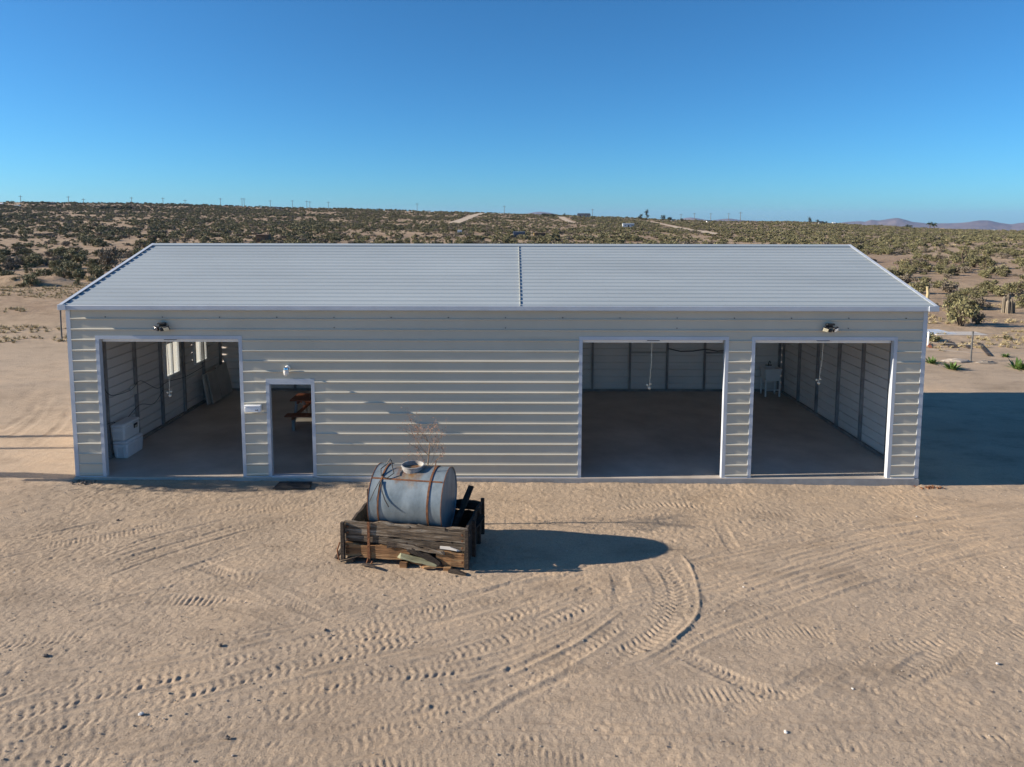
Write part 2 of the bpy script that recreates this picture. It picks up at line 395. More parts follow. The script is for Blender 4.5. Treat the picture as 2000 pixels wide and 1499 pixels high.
# a second wheel beside the long ones
for i, (p, k) in enumerate(TR[9:16]):
    stamp([(x, y+16+6*(i % 3)) for x, y in p], width=.2, depth=.010, lug=.012, lam=.11, kind='chev', seed=50+i)
stamp([(1285,1092),(1315,1140),(1322,1180),(1305,1215),(1265,1250),(1190,1285)], .26, .016, .018, .10, 'chev', .006, seed=81)
stamp([(1255,1100),(1285,1145),(1290,1185),(1265,1225)], .2, .012, .016, .11, 'chev', .004, seed=82)
stamp([(1318,1080),(1340,1110),(1353,1160),(1348,1200),(1310,1240),(1260,1275),(1185,1302)], .12, -.004, 0, .1, 'smooth', .030, .3, side=1, seed=83)
stamp([(1640,1300),(1655,1275),(1625,1225),(1608,1195)], .10, -.02, 0, .1, 'smooth', .02, .3, seed=84)
stamp([(1640,1300),(1612,1330),(1590,1345)], .10, -.02, 0, .1, 'smooth', .02, .3, seed=85)
for i, p in enumerate([[(20,858),(70,820),(92,785),(95,760)],[(0,842),(60,805),(78,775)],[(60,880),(120,830),(140,790)],[(0,745),(40,738),(70,735)],[(0,725),(30,715),(52,703)],[(0,800),(45,780),(70,760)]]):
    stamp(p, .22, .03, .0, .2, 'smooth', .03, seed=90+i)
crumb = np.zeros_like(mic); crumb[near] = vnoise(xn/.045, yn/.036, 101)*.0080+vnoise(xn/.11, yn/.09, 102)*.003*np.clip(loose+.2, .2, 1.2)
cp = vnoise(xn/.075, yn/.06, 103); crumb[near] -= np.where(cp > .28, (cp-.28)*.045, 0)
mic = mic+crumb
dy_ = np.clip(-.05-GY, 0, None); mic = mic+np.where((GY < -.04) & (dy_ < 1.2) & near, np.exp(-dy_/.16)*(.022+vnoise(GX/.55, GX*0+2.2, 111)*.05+vnoise(GX/.13, GY/.1, 112)*.02), 0)
mic *= np.clip((np.abs(GX) > 9.2)+(GY < -.05)+(GY > 7.7), 0, 1)
GZ2 = GZ+mic
# the ground dips under the slab so that the two never touch
GZ2 = np.where((np.abs(GX) < 9.1) & (GY > .05) & (GY < 7.45), -.3, GZ2)
me = bpy.data.meshes.new('ground')
nv = NXv*NYv; me.vertices.add(nv)
me.vertices.foreach_set('co', np.stack([GX, GY, GZ2], -1).astype(np.float32).ravel())
ii = (np.arange(NYv-1)[:, None]*NXv+np.arange(NXv-1)[None, :]).ravel()
q = np.stack([ii, ii+1, ii+NXv+1, ii+NXv], 1).astype(np.int32)
me.loops.add(q.size); me.loops.foreach_set('vertex_index', q.ravel())
me.polygons.add(len(q)); me.polygons.foreach_set('loop_start', np.arange(0, q.size, 4, dtype=np.int32))
me.polygons.foreach_set('use_smooth', np.ones(len(q), bool))
me.update(calc_edges=True); me.materials.append(M['sand'])
tag(link(bpy.data.objects.new('ground', me)), kind='structure')
del GX, GY, GZ, GZ2, mic

def gh(x, y): return gz(x, y)

# dirt tracks far out in the scrub
PATHS = [[(885,437),(905,430),(925,422),(945,417)], [(1095,424),(1120,436),(1160,437),(1240,439),(1290,441)],
         [(1222,428),(1260,432),(1300,440),(1345,450)], [(948,418),(1010,419),(1088,424)], [(1330,448),(1370,453),(1400,461)]]
PATHXY = []
for i, p in enumerate(PATHS):
    C = smooth_path([ground_at(*q) for q in p], 3.)
    PATHXY.append(C)
    T = np.gradient(C, axis=0); T /= np.hypot(T[:, 0], T[:, 1])[:, None]+1e-9; N = np.stack([-T[:, 1], T[:, 0]], 1)
    b = MB(); hw = 1.9
    v = []
    for c, n_ in zip(C, N):
        for k in (-1, 0, 1):
            x, y = c+n_*hw*k*(1+.3*math.sin(c[0]*.21)); v.append((x, y, gz(x, y)+.16))
    b.add(v, [(3*k+j, 3*k+j+1, 3*k+j+4, 3*k+j+3) for k in range(len(C)-1) for j in (0, 1)])
    tag(b.build('dirt_track', M['track']), kind='structure')

# mountains beyond the plain
def mountains(name, pts, dist, depth):
    nx, ny = 140, 18; b = MB(); v = []
    pxs = np.linspace(pts[0][0], pts[-1][0], nx)
    for j in range(ny):
        t = j/(ny-1)*2-1
        for i in range(nx):
            px = pxs[i]; py = np.interp(px, [p[0] for p in pts], [p[1] for p in pts])
            o, d = ray(px, py); k = 1/math.hypot(d[0], d[1]); R = dist+t*depth
            top = CAM[2]+dist*d[2]*k
            a = abs(t); hgt = top*(1-a)+(-270)*a if a > 0 else top
            x, y = o[0]+d[0]*k*R, o[1]+d[1]*k*R
            if 0 < a < 1: hgt += float(vnoise(x/310, y/310, 77))*90*a**.5*(1-a)*1.6 + float(vnoise(x/120, y/120, 78))*38*(1-a)*a**.5
            v.append((x, y, hgt))
    b.add(v, [(j*nx+i, j*nx+i+1, (j+1)*nx+i+1, (j+1)*nx+i) for j in range(ny-1) for i in range(nx-1)])
    return tag(b.build(name, M['mesa'], smooth=True), kind='structure')
mountains('mountains', [(1560,447),(1610,438),(1650,432),(1678,429),(1690,431),(1702,427),(1716,430),(1730,428),(1752,425),(1768,428),(1785,433),(1810,435),(1850,434),(1885,432),(1912,428),(1932,429),(1955,434),(1975,437),(1992,434),(2040,430),(2120,427),(2250,434)], 9000, 1500)
mountains('hills', [(1000,426),(1022,416),(1040,412.5),(1055,411.5),(1072,413.5),(1092,418),(1120,426)], 8200, 900)
mountains('hills', [(1320,432),(1338,425),(1350,423.5),(1366,426),(1385,429),(1405,428),(1425,427),(1448,428.5),(1480,430),(1520,436)], 8600, 900)

# ------------------------------------------------------------------ the steel garage
W2, DP, HT = 9.145, 7.53, 3.66
G = empty('metal_garage', (0, 0, 0), label='long pale grey ribbed steel garage with three open bays and one doorway', cat='building')
RIBS = [.05+.2286*k for k in range(16)]
def rib_profile(z0, z1, ribs, hgt=.019, foot=.027, top=.007):
    out = [(z0, 0.)]
    pos = z0
    for r in ribs:
        if r-foot <= z0+.004 or r+foot >= z1-.004: continue
        for k in range(1, 4): out.append((pos+(r-foot-pos)*k/4, 0.))
        out += [(r-foot, 0.), (r-top, hgt), (r+top, hgt), (r+foot, 0.)]; pos = r+foot
    for k in range(1, 4): out.append((pos+(z1-pos)*k/4, 0.))
    out.append((z1, 0.)); return out
def sheet(name, fn, a0, a1, z0, z1, ribs, mat_, parent, step=.25, can=0., seed=0, hgt=.019):
    pr = rib_profile(z0, z1, ribs, hgt) if hgt < .04 else rib_profile(z0, z1, ribs, hgt, .030, .020); n = max(1, int(round((a1-a0)/step))); b = MB(); v = []
    for i in range(n+1):
        a = a0+(a1-a0)*i/n
        for z, h in pr:
            e = 0
            if can:
                e = (float(vnoise(a/1.3+seed, z/.24, 17))*.7+float(vnoise(a/.45+seed, z/.15, 18))*.3)*can if h == 0 else float(vnoise(a/1.1, z*3, 19))*can*.3
                if z in (z0, z1): e *= .2
            v.append(fn(a, z, h+e))
    k = len(pr)
    b.add(v, [(i*k+j, (i+1)*k+j, (i+1)*k+j+1, i*k+j+1) for i in range(n) for j in range(k-1)])
    return b.build(name, mat_, parent)
def tiles(a0, a1, zc, holes):
    out = []
    for z0, z1 in zip(zc[:-1], zc[1:]):
        zm = (z0+z1)/2; x = a0
        for h0, h1, hz0, hz1 in sorted(h for h in holes if h[2] < zm < h[3]):
            if h0 > x+.01: out.append((x, h0, z0, z1))
            x = h1
        if x < a1-.01: out.append((x, a1, z0, z1))
    return out
ROW = [.0, .85, 1.765, 2.68, HT]
OPEN = [(-8.52, -5.53, -.1, 3.04), (1.84, 4.90, -.1, 3.04), (5.54, 8.51, -.1, 3.04)]
DOOR = (-4.90, -4.00, -.1, 2.06)
ff = lambda a, z, h: (a, -h, z)
TW = .075
HOLES = [(a-TW, b+TW, c, d+TW) for a, b, c, d in OPEN]+[(DOOR[0]-TW, DOOR[1]+TW, -.1, 2.18)]
for i, (a, b_, z0, z1) in enumerate(tiles(-9.105, 9.105, sorted(ROW+[3.04+TW, 2.18]), HOLES)):
    sheet('wall_panel', ff, a, b_, z0, z1, RIBS, M['wall'], G, .16, .0034, seed=0, hgt=.021)
WIN = [(3.83, 4.62, 1.26, 2.24), (5.56, 6.34, 1.26, 2.24)]
for a, b_, z0, z1 in tiles(.0, DP, sorted(ROW+[1.26, 2.24]), WIN):
    sheet('wall_panel', lambda a, z, h: (-W2-h, a, z), a, b_, z0, z1, RIBS, M['inner'], G, 1.2, hgt=.045)
for a, b_, z0, z1 in tiles(.0, DP, ROW, []):
    sheet('wall_panel', lambda a, z, h: (W2+h, a, z), a, b_, z0, z1, RIBS, M['inner'], G, 1.2, hgt=.045)
for x0, x1 in ((-W2, -3.05), (-3.05, 3.05), (3.05, W2)):
    for a, b_, z0, z1 in tiles(x0, x1, ROW, []):
        sheet('wall_panel', lambda a, z, h: (a, DP+h, z), a, b_, z0, z1, RIBS, M['inner'], G, 2., hgt=.045)
# roof
EY, EZ, RZ = -.10, 3.775, 4.92
RY = (EY+DP+.10)/2
sl_len = math.hypot(RY-EY, RZ-EZ); sy, sz = (RY-EY)/sl_len, (RZ-EZ)/sl_len
EYB = DP+.10
NR = 19; RR = [.06+(sl_len-.1)*k/(NR-.5) for k in range(NR)]
cuts = [0]+[(RR[k]+RR[k+1])/2 for k in (4, 8, 13)]+[sl_len]
for x0, x1 in ((-9.235, .50), (.50, 9.31)):
    for c0, c1 in zip(cuts[:-1], cuts[1:]):
        sheet('roof_panel', lambda a, t, h: (a, EY+sy*t-sz*h, EZ+sz*t+sy*h), x0, x1, c0, c1, RR, M['roof'], G, .4, .002, seed=5, hgt=.021)
        sheet('roof_panel', lambda a, t, h: (-a, EYB-sy*t+sz*h, EZ+sz*t+sy*h), -x1, -x0, c0, c1, RR, M['roof'], G, 2.)
MS = Matrix(((1, 0, 0, 0), (0, sy, -sz, EY), (0, sz, sy, EZ), (0, 0, 0, 1)))
MSB = Matrix(((1, 0, 0, 0), (0, -sy, sz, EYB), (0, sz, sy, EZ), (0, 0, 0, 1)))
for y in (.004, DP-.006): MB().box(-W2, W2, y, y+.002, HT-.05, EZ+.025).build('eave_closure', M['inner'], G)
MB().box(-W2+.01, W2-.01, .14, sl_len-.02, -.06, -.045, MS).box(-W2+.01, W2-.01, .14, sl_len-.02, -.06, -.045, MSB).build('bounce_liner', M['bounce_white'], G)  # unseen white sheet added under the roof to bounce light into the bays
# gable ends
for s_ in (-1, 1):
    b = MB()
    b.add([(s_*(W2), .0, HT), (s_*W2, DP, HT), (s_*W2, DP, EZ+.028), (s_*W2, RY, RZ-.004), (s_*W2, .0, EZ+.028)], [(0, 1, 2, 3, 4)])
    b.build('gable_panel', M['inner'], G)
for x0, x1 in ((-9.262, -9.18), (9.255, 9.337)):
    for mm in (MS, MSB):
        o_ = x0 if x0 < 0 else x1-.012
        MB().box(x0, x1, -.012, sl_len+.0, .0285, .034, mm).box(o_, o_+.012, -.012, sl_len, -.09, .0285, mm).build('rake_trim', M['trim'], G)
MB().box(-9.18, 9.255, sl_len-.16, sl_len+.005, .0290, .0330, MS).box(-9.18, 9.255, sl_len-.16, sl_len+.005, .0290, .0330, MSB).build('ridge_cap', M['roof'], G)
MB().box(.497, .505, .01, sl_len-.17, .0005, .0216, MS).build('seam_strip', M['cream'], G)
MB().box(-9.235, 9.31, -.128, -.112, 3.69, 3.782).box(-9.235, 9.31, -.112, -.004, 3.676, 3.69).build('eave_trim', M['trim'], G, bevel=.004)
for x0, x1 in ((-9.275, -9.10), (9.13, 9.345)):
    MB().box(x0, x1, -.150, -.130, 3.685, 3.80).build('eave_end_cap', M['trim'], G, bevel=.005)
# screws on the roof and under the eave
b = MB()
for k in range(16):
    x = -8.55+1.22*k
    for t in RR[::1]:
        tt = t+.03; p = MS @ Vector((x, tt, .004))
        b.lathe([(.013, 0), (.013, .008), (.0, .008)], 6, Matrix.Translation(p))
b.build('roof_screws', M['screw'], G)['kind'] = 'stuff'
b = MB()
for k in range(15):
    x = -8.35+1.22*k
    for z in (3.52, 3.30 if k % 3 == 1 else 3.52):
        b.lathe([(.013, 0), (.013, .008), (0, .008)], 6, Matrix.Translation((x, -.012, z)) @ Matrix.Rotation(math.pi/2, 4, 'X'))
b.build('wall_screws', M['screw'], G)['kind'] = 'stuff'
# corner and base trims
for s_ in (-1, 1):
    MB().box(s_*9.1925-.002, s_*9.1925+.002, -.012, .07, 0, 3.67).box(min(s_*9.105, s_*9.19), max(s_*9.105, s_*9.19), -.012, .004, 0, 3.67).build('corner_trim', M['trim'], G)
for x0, x1 in ((-9.10, -8.60), (-5.45, -4.98), (-3.92, 1.76), (4.98, 5.46), (8.59, 9.10)):
    MB().box(x0, x1, -.024, -.006, -.004, .018).build('base_trim', M['trim'], G)
# slab
o = MB().box(-9.20, 9.20, -.05, DP+.03, -.5, -.012).build('slab', M['slab'], G, bevel=.008)
MB().box(-9.10, 9.10, -.046, DP-.01, -.012, 0.).build('floor', M['floor'], G)
# openings: frame and rolled-up door
def opening(x0, x1, zt, rope, roll=True, tw=.075, hh=None):
    hh = hh or tw
    fr = empty('door_frame', (0, 0, 0)); fr.parent = G
    pr = -.012
    for s_, xx in ((-1, x0), (1, x1)):
        a, c = (xx-tw, xx) if s_ < 0 else (xx, xx+tw)
        jb = MB().box(a, c, pr, .008, 0, zt+hh)
        i0, i1 = (xx-.006, xx) if s_ < 0 else (xx, xx+.006)
        jb.box(i0, i1, .0085, .10, 0, zt).build('jamb', M['trim'], fr)
    MB().box(x0, x1, pr, .008, zt, zt+hh).box(x0, x1, .0085, .10, zt+.002, zt+.01).build('header', M['trim'], fr)
    if roll:
        rd = empty('roll_up_door'); rd.parent = G
        MB().box(x0+.01, x1-.01, .102, .15, zt-.075, zt+.03).build('bottom_bar', M['white'], rd, bevel=.004)
        c = MB(); c.lathe([(.20, x0+.02), (.20, x1-.02)], 24, Matrix.Translation((0, .38, zt+.30)) @ Matrix.Rotation(math.pi/2, 4, 'Y')).build('door_coil', M['inner'], rd, smooth=True)
        mx = (x0+x1)/2
        MB().tube([(mx-.13, .095, zt-.01), (mx-.13, .06, zt-.015), (mx+.13, .06, zt-.015), (mx+.13, .095, zt-.01)], .012, 6).build('lift_handle', M['black'], rd)
        if rope:
            rx, rz = rope
            q = MB().tube([(rx+.02, .16, zt-.03), (rx+.025, .2, (zt+rz)/2), (rx, .24, rz+.08), (rx-.012, .25, rz+.02)], .006, 6)
            for dx, dz, rr_ in ((0, 0, .035), (-.05, .07, .026), (.03, .09, .024)):
                q.lathe([(0, -rr_), (rr_*.7, -rr_*.7), (rr_, 0), (rr_*.7, rr_*.7), (0, rr_)], 8, Matrix.Translation((rx+dx, .25, rz+dz)))
            q.build('pull_rope', M['rope'], rd, smooth=True)
opening(-8.52, -5.53, 3.04, (-7.18, 1.74)); opening(1.84, 4.90, 3.04, (3.34, 1.93)); opening(5.54, 8.51, 3.04, (7.05, 2.05))
opening(-4.90, -4.00, 2.06, None, False, hh=.12)
MB().box(-4.89, -4.01, -.045, .1, .001, .03).build('threshold', M['trim'], G)
# interior frame
for y in (1.12, 2.36, 3.60, 4.85, 6.10, 7.32):
    for s_ in (-1, 1):
        x0 = s_*W2-s_*.002; x1 = s_*W2-s_*.075
        MB().box(min(x0, x1), max(x0, x1), y-.03, y+.03, .06, HT+.3).build('stud', M['stud'], G)
for k in range(15):
    x = 2.96-1.217*9+1.217*k
    MB().box(x-.03, x+.03, DP-.078, DP-.002, .06, HT).build('stud', M['stud'], G)
for s_ in (-1, 1): MB().box(min(s_*9.14, s_*9.06), max(s_*9.14, s_*9.06), .12, DP-.08, .001, .06).build('bottom_track', M['stud'], G)
MB().box(-9.05, 9.05, DP-.075, DP-.003, .001, .06).build('bottom_track', M['stud'], G)
MB().box(4.22, 5.36, DP-.07, DP-.025, 1.26, 1.31).build('girt', M['board'], G)
MB().box(6.64, 7.8, DP-.07, DP-.025, 1.26, 1.30).build('girt', M['stud'], G)
for x in (-9.0, -8.0): MB().box(x-.05, x+.05, DP-.10, DP-.079, .062, 1.08).build('hatch_frame', M['white'], G)
MB().box(-8.95, -8.05, DP-.10, DP-.079, .98, 1.08).build('hatch_frame', M['white'], G)
for pts in ([(-9.05, .9, 1.75), (-9.05, 1.15, 1.5), (-9.05, 2.0, 1.42), (-9.05, 2.4, 1.55), (-9.05, 3.2, 1.15), (-9.05, 3.7, 1.2), (-9.05, 4.8, 1.1), (-9.05, 6.1, 1.15)],
            [(-9.05, .6, .9), (-9.05, 1.2, .85), (-9.05, 1.5, .7), (-9.05, 2.3, .95), (-9.05, 3.0, .8), (-9.05, 3.6, 1.1)],
            [(-9.05, .55, 3.3), (-9.04, .6, 1.9), (-9.04, .85, 1.6), (-9.04, .9, .4)]):
    yz = smooth_path([(p[1], p[2]) for p in pts], .12); MB().tube([(-9.02, a, c) for a, c in yz], .007, 5).build('cable', M['cable'], G)
MB().tube([(5.42, DP-.09, 1.42), (5.8, DP-.09, 1.33), (6.2, DP-.09, 1.34), (6.6, DP-.09, 1.40), (7.0, DP-.09, 1.34), (7.8, DP-.09, 1.4)], .016, 6).build('cable', M['cable'], G)
MB().box(-9.14, -9.05, 2.14, 2.30, 1.24, 1.48).build('electric_box', M['boardedge'], G, bevel=.01)
# windows in the sunny end wall
GL = bpy.data.materials.new('window_glass'); GL.use_nodes = True
n = GL.node_tree.nodes; L = GL.node_tree.links; n.clear()
tr = n.new('ShaderNodeBsdfTransparent'); tr.inputs[0].default_value = (.86, .88, .87, 1)
tl = n.new('ShaderNodeBsdfTranslucent'); tl.inputs[0].default_value = (.5, .5, .47, 1)
gs = n.new('ShaderNodeBsdfGlossy'); gs.inputs[1].default_value = .05
m1 = n.new('ShaderNodeMixShader'); m1.inputs[0].default_value = .30; m2 = n.new('ShaderNodeMixShader'); m2.inputs[0].default_value = .06
ou = n.new('ShaderNodeOutputMaterial')
L.new(tr.outputs[0], m1.inputs[1]); L.new(tl.outputs[0], m1.inputs[2]); L.new(m1.outputs[0], m2.inputs[1]); L.new(gs.outputs[0], m2.inputs[2]); L.new(m2.outputs[0], ou.inputs[0])
for y0, y1, z0, z1 in WIN:
    wn = empty('window'); wn.parent = G
    f = MB()
    for a, b_, c, d_ in ((y0, y0+.05, z0, z1), (y1-.05, y1, z0, z1), (y0+.05, y1-.05, z0, z0+.05), (y0+.05, y1-.05, z1-.05, z1), ((y0+y1)/2-.02, (y0+y1)/2+.02, z0+.05, z1-.05)):
        f.box(-W2-.03, -W2+.06, a, b_, c, d_)
    f.build('window_frame', M['white'], wn)
    ym = (y0+y1)/2
    for a, b_ in ((y0+.05, ym-.02), (ym+.02, y1-.05)): MB().box(-W2+.01, -W2+.016, a, b_, z0+.05, z1-.05).build('pane', GL, wn)

# ------------------------------------------------------------------ fittings on the front wall
def floodlight(x, z, flip, label):
    r = empty('floodlight', (x, -.02, z), 0, label, 'floodlight')
    MB().box(-.07, .07, -.035, 0, .02, .11).box(-.085, .085, -.10, -.036, .075, .115).build('mount', M['black'], r, bevel=.008)
    for s_ in (-1, 1):
        h = empty('lamp_head', (s_*.105, -.09, -.01), 0); h.parent = r; h.rotation_euler = (rad(28), rad(-s_*14), rad(s_*18))
        MB().box(-.06, .06, -.02, .025, -.05, .05).build('housing', M['black'], h, bevel=.012)
        MB().box(-.05, .05, -.028, -.0205, -.04, .04).build('lens', M['lens'] if s_ == flip else M['chrome'], h, bevel=.004)
        MB().tube([(s_*.02, -.04, .06), (s_*.08, -.06, .02)], .014, 6).build('swivel_arm', M['black'], r)
    MB().lathe([(0, -.075), (.03, -.07), (.035, -.03), (.02, .01), (0, .015)], 12, Matrix.Translation((0, -.07, 0))).build('motion_sensor', M['black'], r, smooth=True)
floodlight(-7.117, 3.30, 1, 'black twin head floodlight above the bay with the white coolers')
floodlight(7.09, 3.305, -1, 'black twin head floodlight above the rightmost garage bay')
r = empty('wall_lamp', (-4.484, -.02, 2.42), 0, 'small white glass jar lamp above the narrow doorway', 'wall lamp')
MB().lathe([(0, 0), (.055, 0), (.06, .012), (.05, .022), (0, .022)], 16, Matrix.Rotation(math.pi/2, 4, 'X')).build('mount', M['white'], r, smooth=True)
MB().tube([(0, -.02, .0), (0, -.09, .03), (0, -.12, .0)], .014, 8).build('arm', M['chrome'], r)
MB().lathe([(0, .045), (.05, .04), (.062, .0), (.062, -.01), (0, -.01)], 16, Matrix.Translation((0, -.12, 0))).build('cap', M['chrome'], r, smooth=True)
MB().lathe([(.052, -.011), (.056, -.06), (.048, -.115), (.03, -.135), (0, -.14)], 16, Matrix.Translation((0, -.12, 0))).build('jar', M['glass_jar'], r, smooth=True)
r = empty('wall_mailbox', (-5.245, -.02, 1.47), 0, 'white metal box on the wall left of the doorway', 'mailbox')
MB().box(-.17, .17, -.09, 0, 0, .115).build('box', M['whitelid'], r, bevel=.012)
MB().box(-.176, .176, -.102, .0, .117, .150).build('lid', M['whitelid'], r, bevel=.008)
MB().lathe([(.012, 0), (.012, .012), (0, .012)], 10, Matrix.Translation((.115, -.0905, .05)) @ Matrix.Rotation(math.pi/2, 4, 'X')).build('lock', M['black'], r)
MB().box(.06, .095, -.0945, -.0905, .04, .055).build('latch', M['black'], r)
mz = gh(-4.35, -.32)
o = MB().add([(-4.73, -.52, 0), (-3.93, -.50, 0), (-3.99, -.13, 0), (-4.70, -.14, 0), (-4.72, -.51, .022), (-3.94, -.49, .022), (-4.0, -.14, .022), (-4.69, -.15, .022)],
             [(0, 3, 2, 1), (4, 5, 6, 7), (0, 1, 5, 4), (1, 2, 6, 5), (2, 3, 7, 6), (3, 0, 4, 7)]).build('door_mat', M['rubber'], None, bevel=.008)
o.location.z = mz+.018; tag(o, 'black rubber mat on the sand before the narrow doorway', 'door mat')

# ------------------------------------------------------------------ things inside the bays
def cooler(z0, label, x0, x1, y0, y1, h, lidmat, tote):
    r = empty('storage_tote' if tote else 'cooler', ((x0+x1)/2, (y0+y1)/2, z0), 0, label, 'storage tote' if tote else 'cooler', None)
    w_, d_ = (x1-x0)/2, (y1-y0)/2
    MB().box(-w_+.025, w_-.025, -d_+.025, d_-.025, 0, h*.80, taper=-.018).build('body', lidmat, r, bevel=.03)
    MB().box(-w_, w_, -d_, d_, h*.80+.002, h, taper=.012).build('lid', lidmat, r, bevel=.03)
    for s_ in (-1, 1):
        MB().box(-.10, .10, s_*(d_-.005)-.012, s_*(d_-.005)+.012, h*.62, h*.70).build('handle', lidmat, r, bevel=.008)
    if not tote:
        MB().box(w_-.004, w_+.006, .05, .20, h*.50, h*.76).build('sticker', M['black'], r)
        MB().box(w_+.0065, w_+.009, .08, .19, h*.52, h*.64).build('sticker_stripe', M['cream'], r)
        for k in range(4): MB().box(-w_+.06, w_-.06, -d_-.010, -d_+.004, h*(.16+.15*k), h*(.20+.15*k)).build('ridge', lidmat, r, bevel=.004)
    else:
        for k in (-.08, .08): MB().box(k-.012, k+.012, -d_-.001, -d_+.028, .02, h*.7).build('rib', lidmat, r, bevel=.006)
cooler(0, 'cloudy white plastic tote under the white cooler', -9.02, -8.66, 1.08, 1.80, .42, M['whitelid'], True)
cooler(.424, 'white plastic cooler stacked on top of a tote', -9.04, -8.70, 1.06, 1.76, .40, M['white'], False)
def panel(y0, y1, h, xb, tilt, label, mt_):
    o = MB().box(-.02, .02, 0, y1-y0, 0, h).build('board', mt_, None, bevel=.004, loc=(xb, y0, .012), rot=(0, -tilt, 0)); tag(o, label, 'board')
panel(5.68, 6.22, .92, -8.84, .14, 'pale edged board leaning nearest of the boards in the left bay', M['boardedge'])
panel(5.82, 6.42, .94, -8.74, .16, 'brownish board leaning in front of the pale edged board', M['board'])
panel(6.52, 7.30, .98, -8.76, .19, 'widest grey board leaning by the far corner of the left bay', M['board'])
def picnic_table():
    r = empty('picnic_table', (-4.75, 3.95, 0), 0, 'reddish wooden picnic table seen through the narrow doorway', 'picnic table')
    L2 = .92
    for k in range(5): MB().box(-L2, L2, -.36+k*.146, -.36+k*.146+.136, .70, .74).build('table_plank', M['redwood'], r, bevel=.005)
    for s_ in (-1, 1):
        for k in range(2):
            y = s_*.70-.14+k*.143; MB().box(-L2, L2, y, y+.135, .40, .438).build('bench_plank', M['redwood'], r, bevel=.005)
        x = s_*.72
        MB().box(x-.02, x+.02, -.80, .80, .31, .398).build('bench_rail', M['redwood'], r)
        MB().box(x-.02, x+.02, -.34, .34, .62, .698).build('table_rail', M['redwood'], r)
        for t in (-1, 1):
            MB().tube([(x+s_*.045, t*.62, 0.02), (x+s_*.045, t*.22, .69)], .045, 4).build('leg', M['stud'], r)
            MB().box(x-.035, x+.035, t*.70-.03, t*.70+.03, 0, .309).build('bench_leg', M['stud'], r)
picnic_table()
r = empty('utility_sink', (8.60, 7.02, 0), 0, 'white laundry tub on legs in the far corner of the rightmost bay', 'sink')
b = MB(); w_, d_ = .27, .25
b.add([(-w_, -d_, .90), (w_, -d_, .90), (w_, d_, .90), (-w_, d_, .90), (-w_+.06, -d_+.06, .50), (w_-.06, -d_+.06, .50), (w_-.06, d_-.06, .50), (-w_+.06, d_-.06, .50),
       (-w_+.03, -d_+.03, .90), (w_-.03, -d_+.03, .90), (w_-.03, d_-.03, .90), (-w_+.03, d_-.03, .90), (-w_+.08, -d_+.08, .56), (w_-.08, -d_+.08, .56), (w_-.08, d_-.08, .56), (-w_+.08, d_-.08, .56)],
      [(0, 1, 5, 4), (1, 2, 6, 5), (2, 3, 7, 6), (3, 0, 4, 7), (4, 5, 6, 7), (0, 8, 9, 1), (1, 9, 10, 2), (2, 10, 11, 3), (3, 11, 8, 0), (8, 12, 13, 9), (9, 13, 14, 10), (10, 14, 15, 11), (11, 15, 12, 8), (12, 15, 14, 13)])
b.build('tub', M['white'], r, bevel=.01)
for sx in (-1, 1):
    for s2 in (-1, 1): MB().box(sx*(w_-.05)-.022, sx*(w_-.05)+.022, s2*(d_-.05)-.022, s2*(d_-.05)+.022, 0, .56).build('leg', M['white'], r, bevel=.004)
MB().box(-w_+.07, w_-.07, -d_+.04, -d_+.06, .20, .23).build('stretcher', M['white'], r)
MB().tube([(0, .21, .90), (0, .21, 1.02), (0, .12, 1.08), (0, .04, 1.03)], .014, 8).tube([(-.10, .21, .93), (.10, .21, .93)], .018, 8).build('faucet', M['black'], r)
o = MB().box(-.07, .07, -.012, .012, -.3, 0, taper=.01).build('hanging_towel', M['white'], None, bevel=.01, loc=(8.17, 7.42, 1.50)); tag(o, 'pale towel hanging on the wall left of the laundry tub', 'towel')

# ------------------------------------------------------------------ wagon box, tank, dead bush
CZ = gh(-1.34, -3.07); CR = rad(-9.3)
wg = empty('wagon_box', (-1.335, -3.07, CZ), CR, 'weathered wooden wagon bed with broken planks standing on the sand', 'wagon bed')
LX, LY = 1.045, .575
def plank(name, x0, x1, y0, y1, z0, z1, mt_, rot=None, org=None, jag=0, parent=wg):
    n_ = max(2, int(max(x1-x0, y1-y0)/.12)); b = MB(); v = []; lx = (x1-x0) >= (y1-y0)
    for i in range(n_+1):
        t = i/n_
        j0 = (rnd.random()-.5)*.022; j1 = (rnd.random()-.6)*.042; jd = (rnd.random()-.5)*.008
        if lx:
            e = (rnd.random()-.5)*jag if i in (0, n_) else 0
            x = x0+(x1-x0)*t
            v += [(x+e, y0+jd, z0+j0), (x-e, y1+jd, z0+j0), (x+e*.5, y1+jd, z1+j1), (x+e, y0+jd, z1+j1)]
        else:
            y = y0+(y1-y0)*t
            v += [(x0+jd, y, z0+j0), (x1+jd, y, z0+j0), (x1+jd, y, z1+j1), (x0+jd, y, z1+j1)]
    f = [(4*i+k, 4*i+(k+1) % 4, 4*i+4+(k+1) % 4, 4*i+4+k) for i in range(n_) for k in range(4)]+[(0, 1, 2, 3), (4*n_+3, 4*n_+2, 4*n_+1, 4*n_)]
    b.add(v, f); o = b.build(name, mt_, parent)
    if name in ('side_plank', 'end_plank'): o.rotation_euler = (rnd.uniform(-.02, .02), rnd.uniform(-.012, .012), rnd.uniform(-.006, .006))
    if rot: o.rotation_euler = rot
    if org: o.location = org
    return o
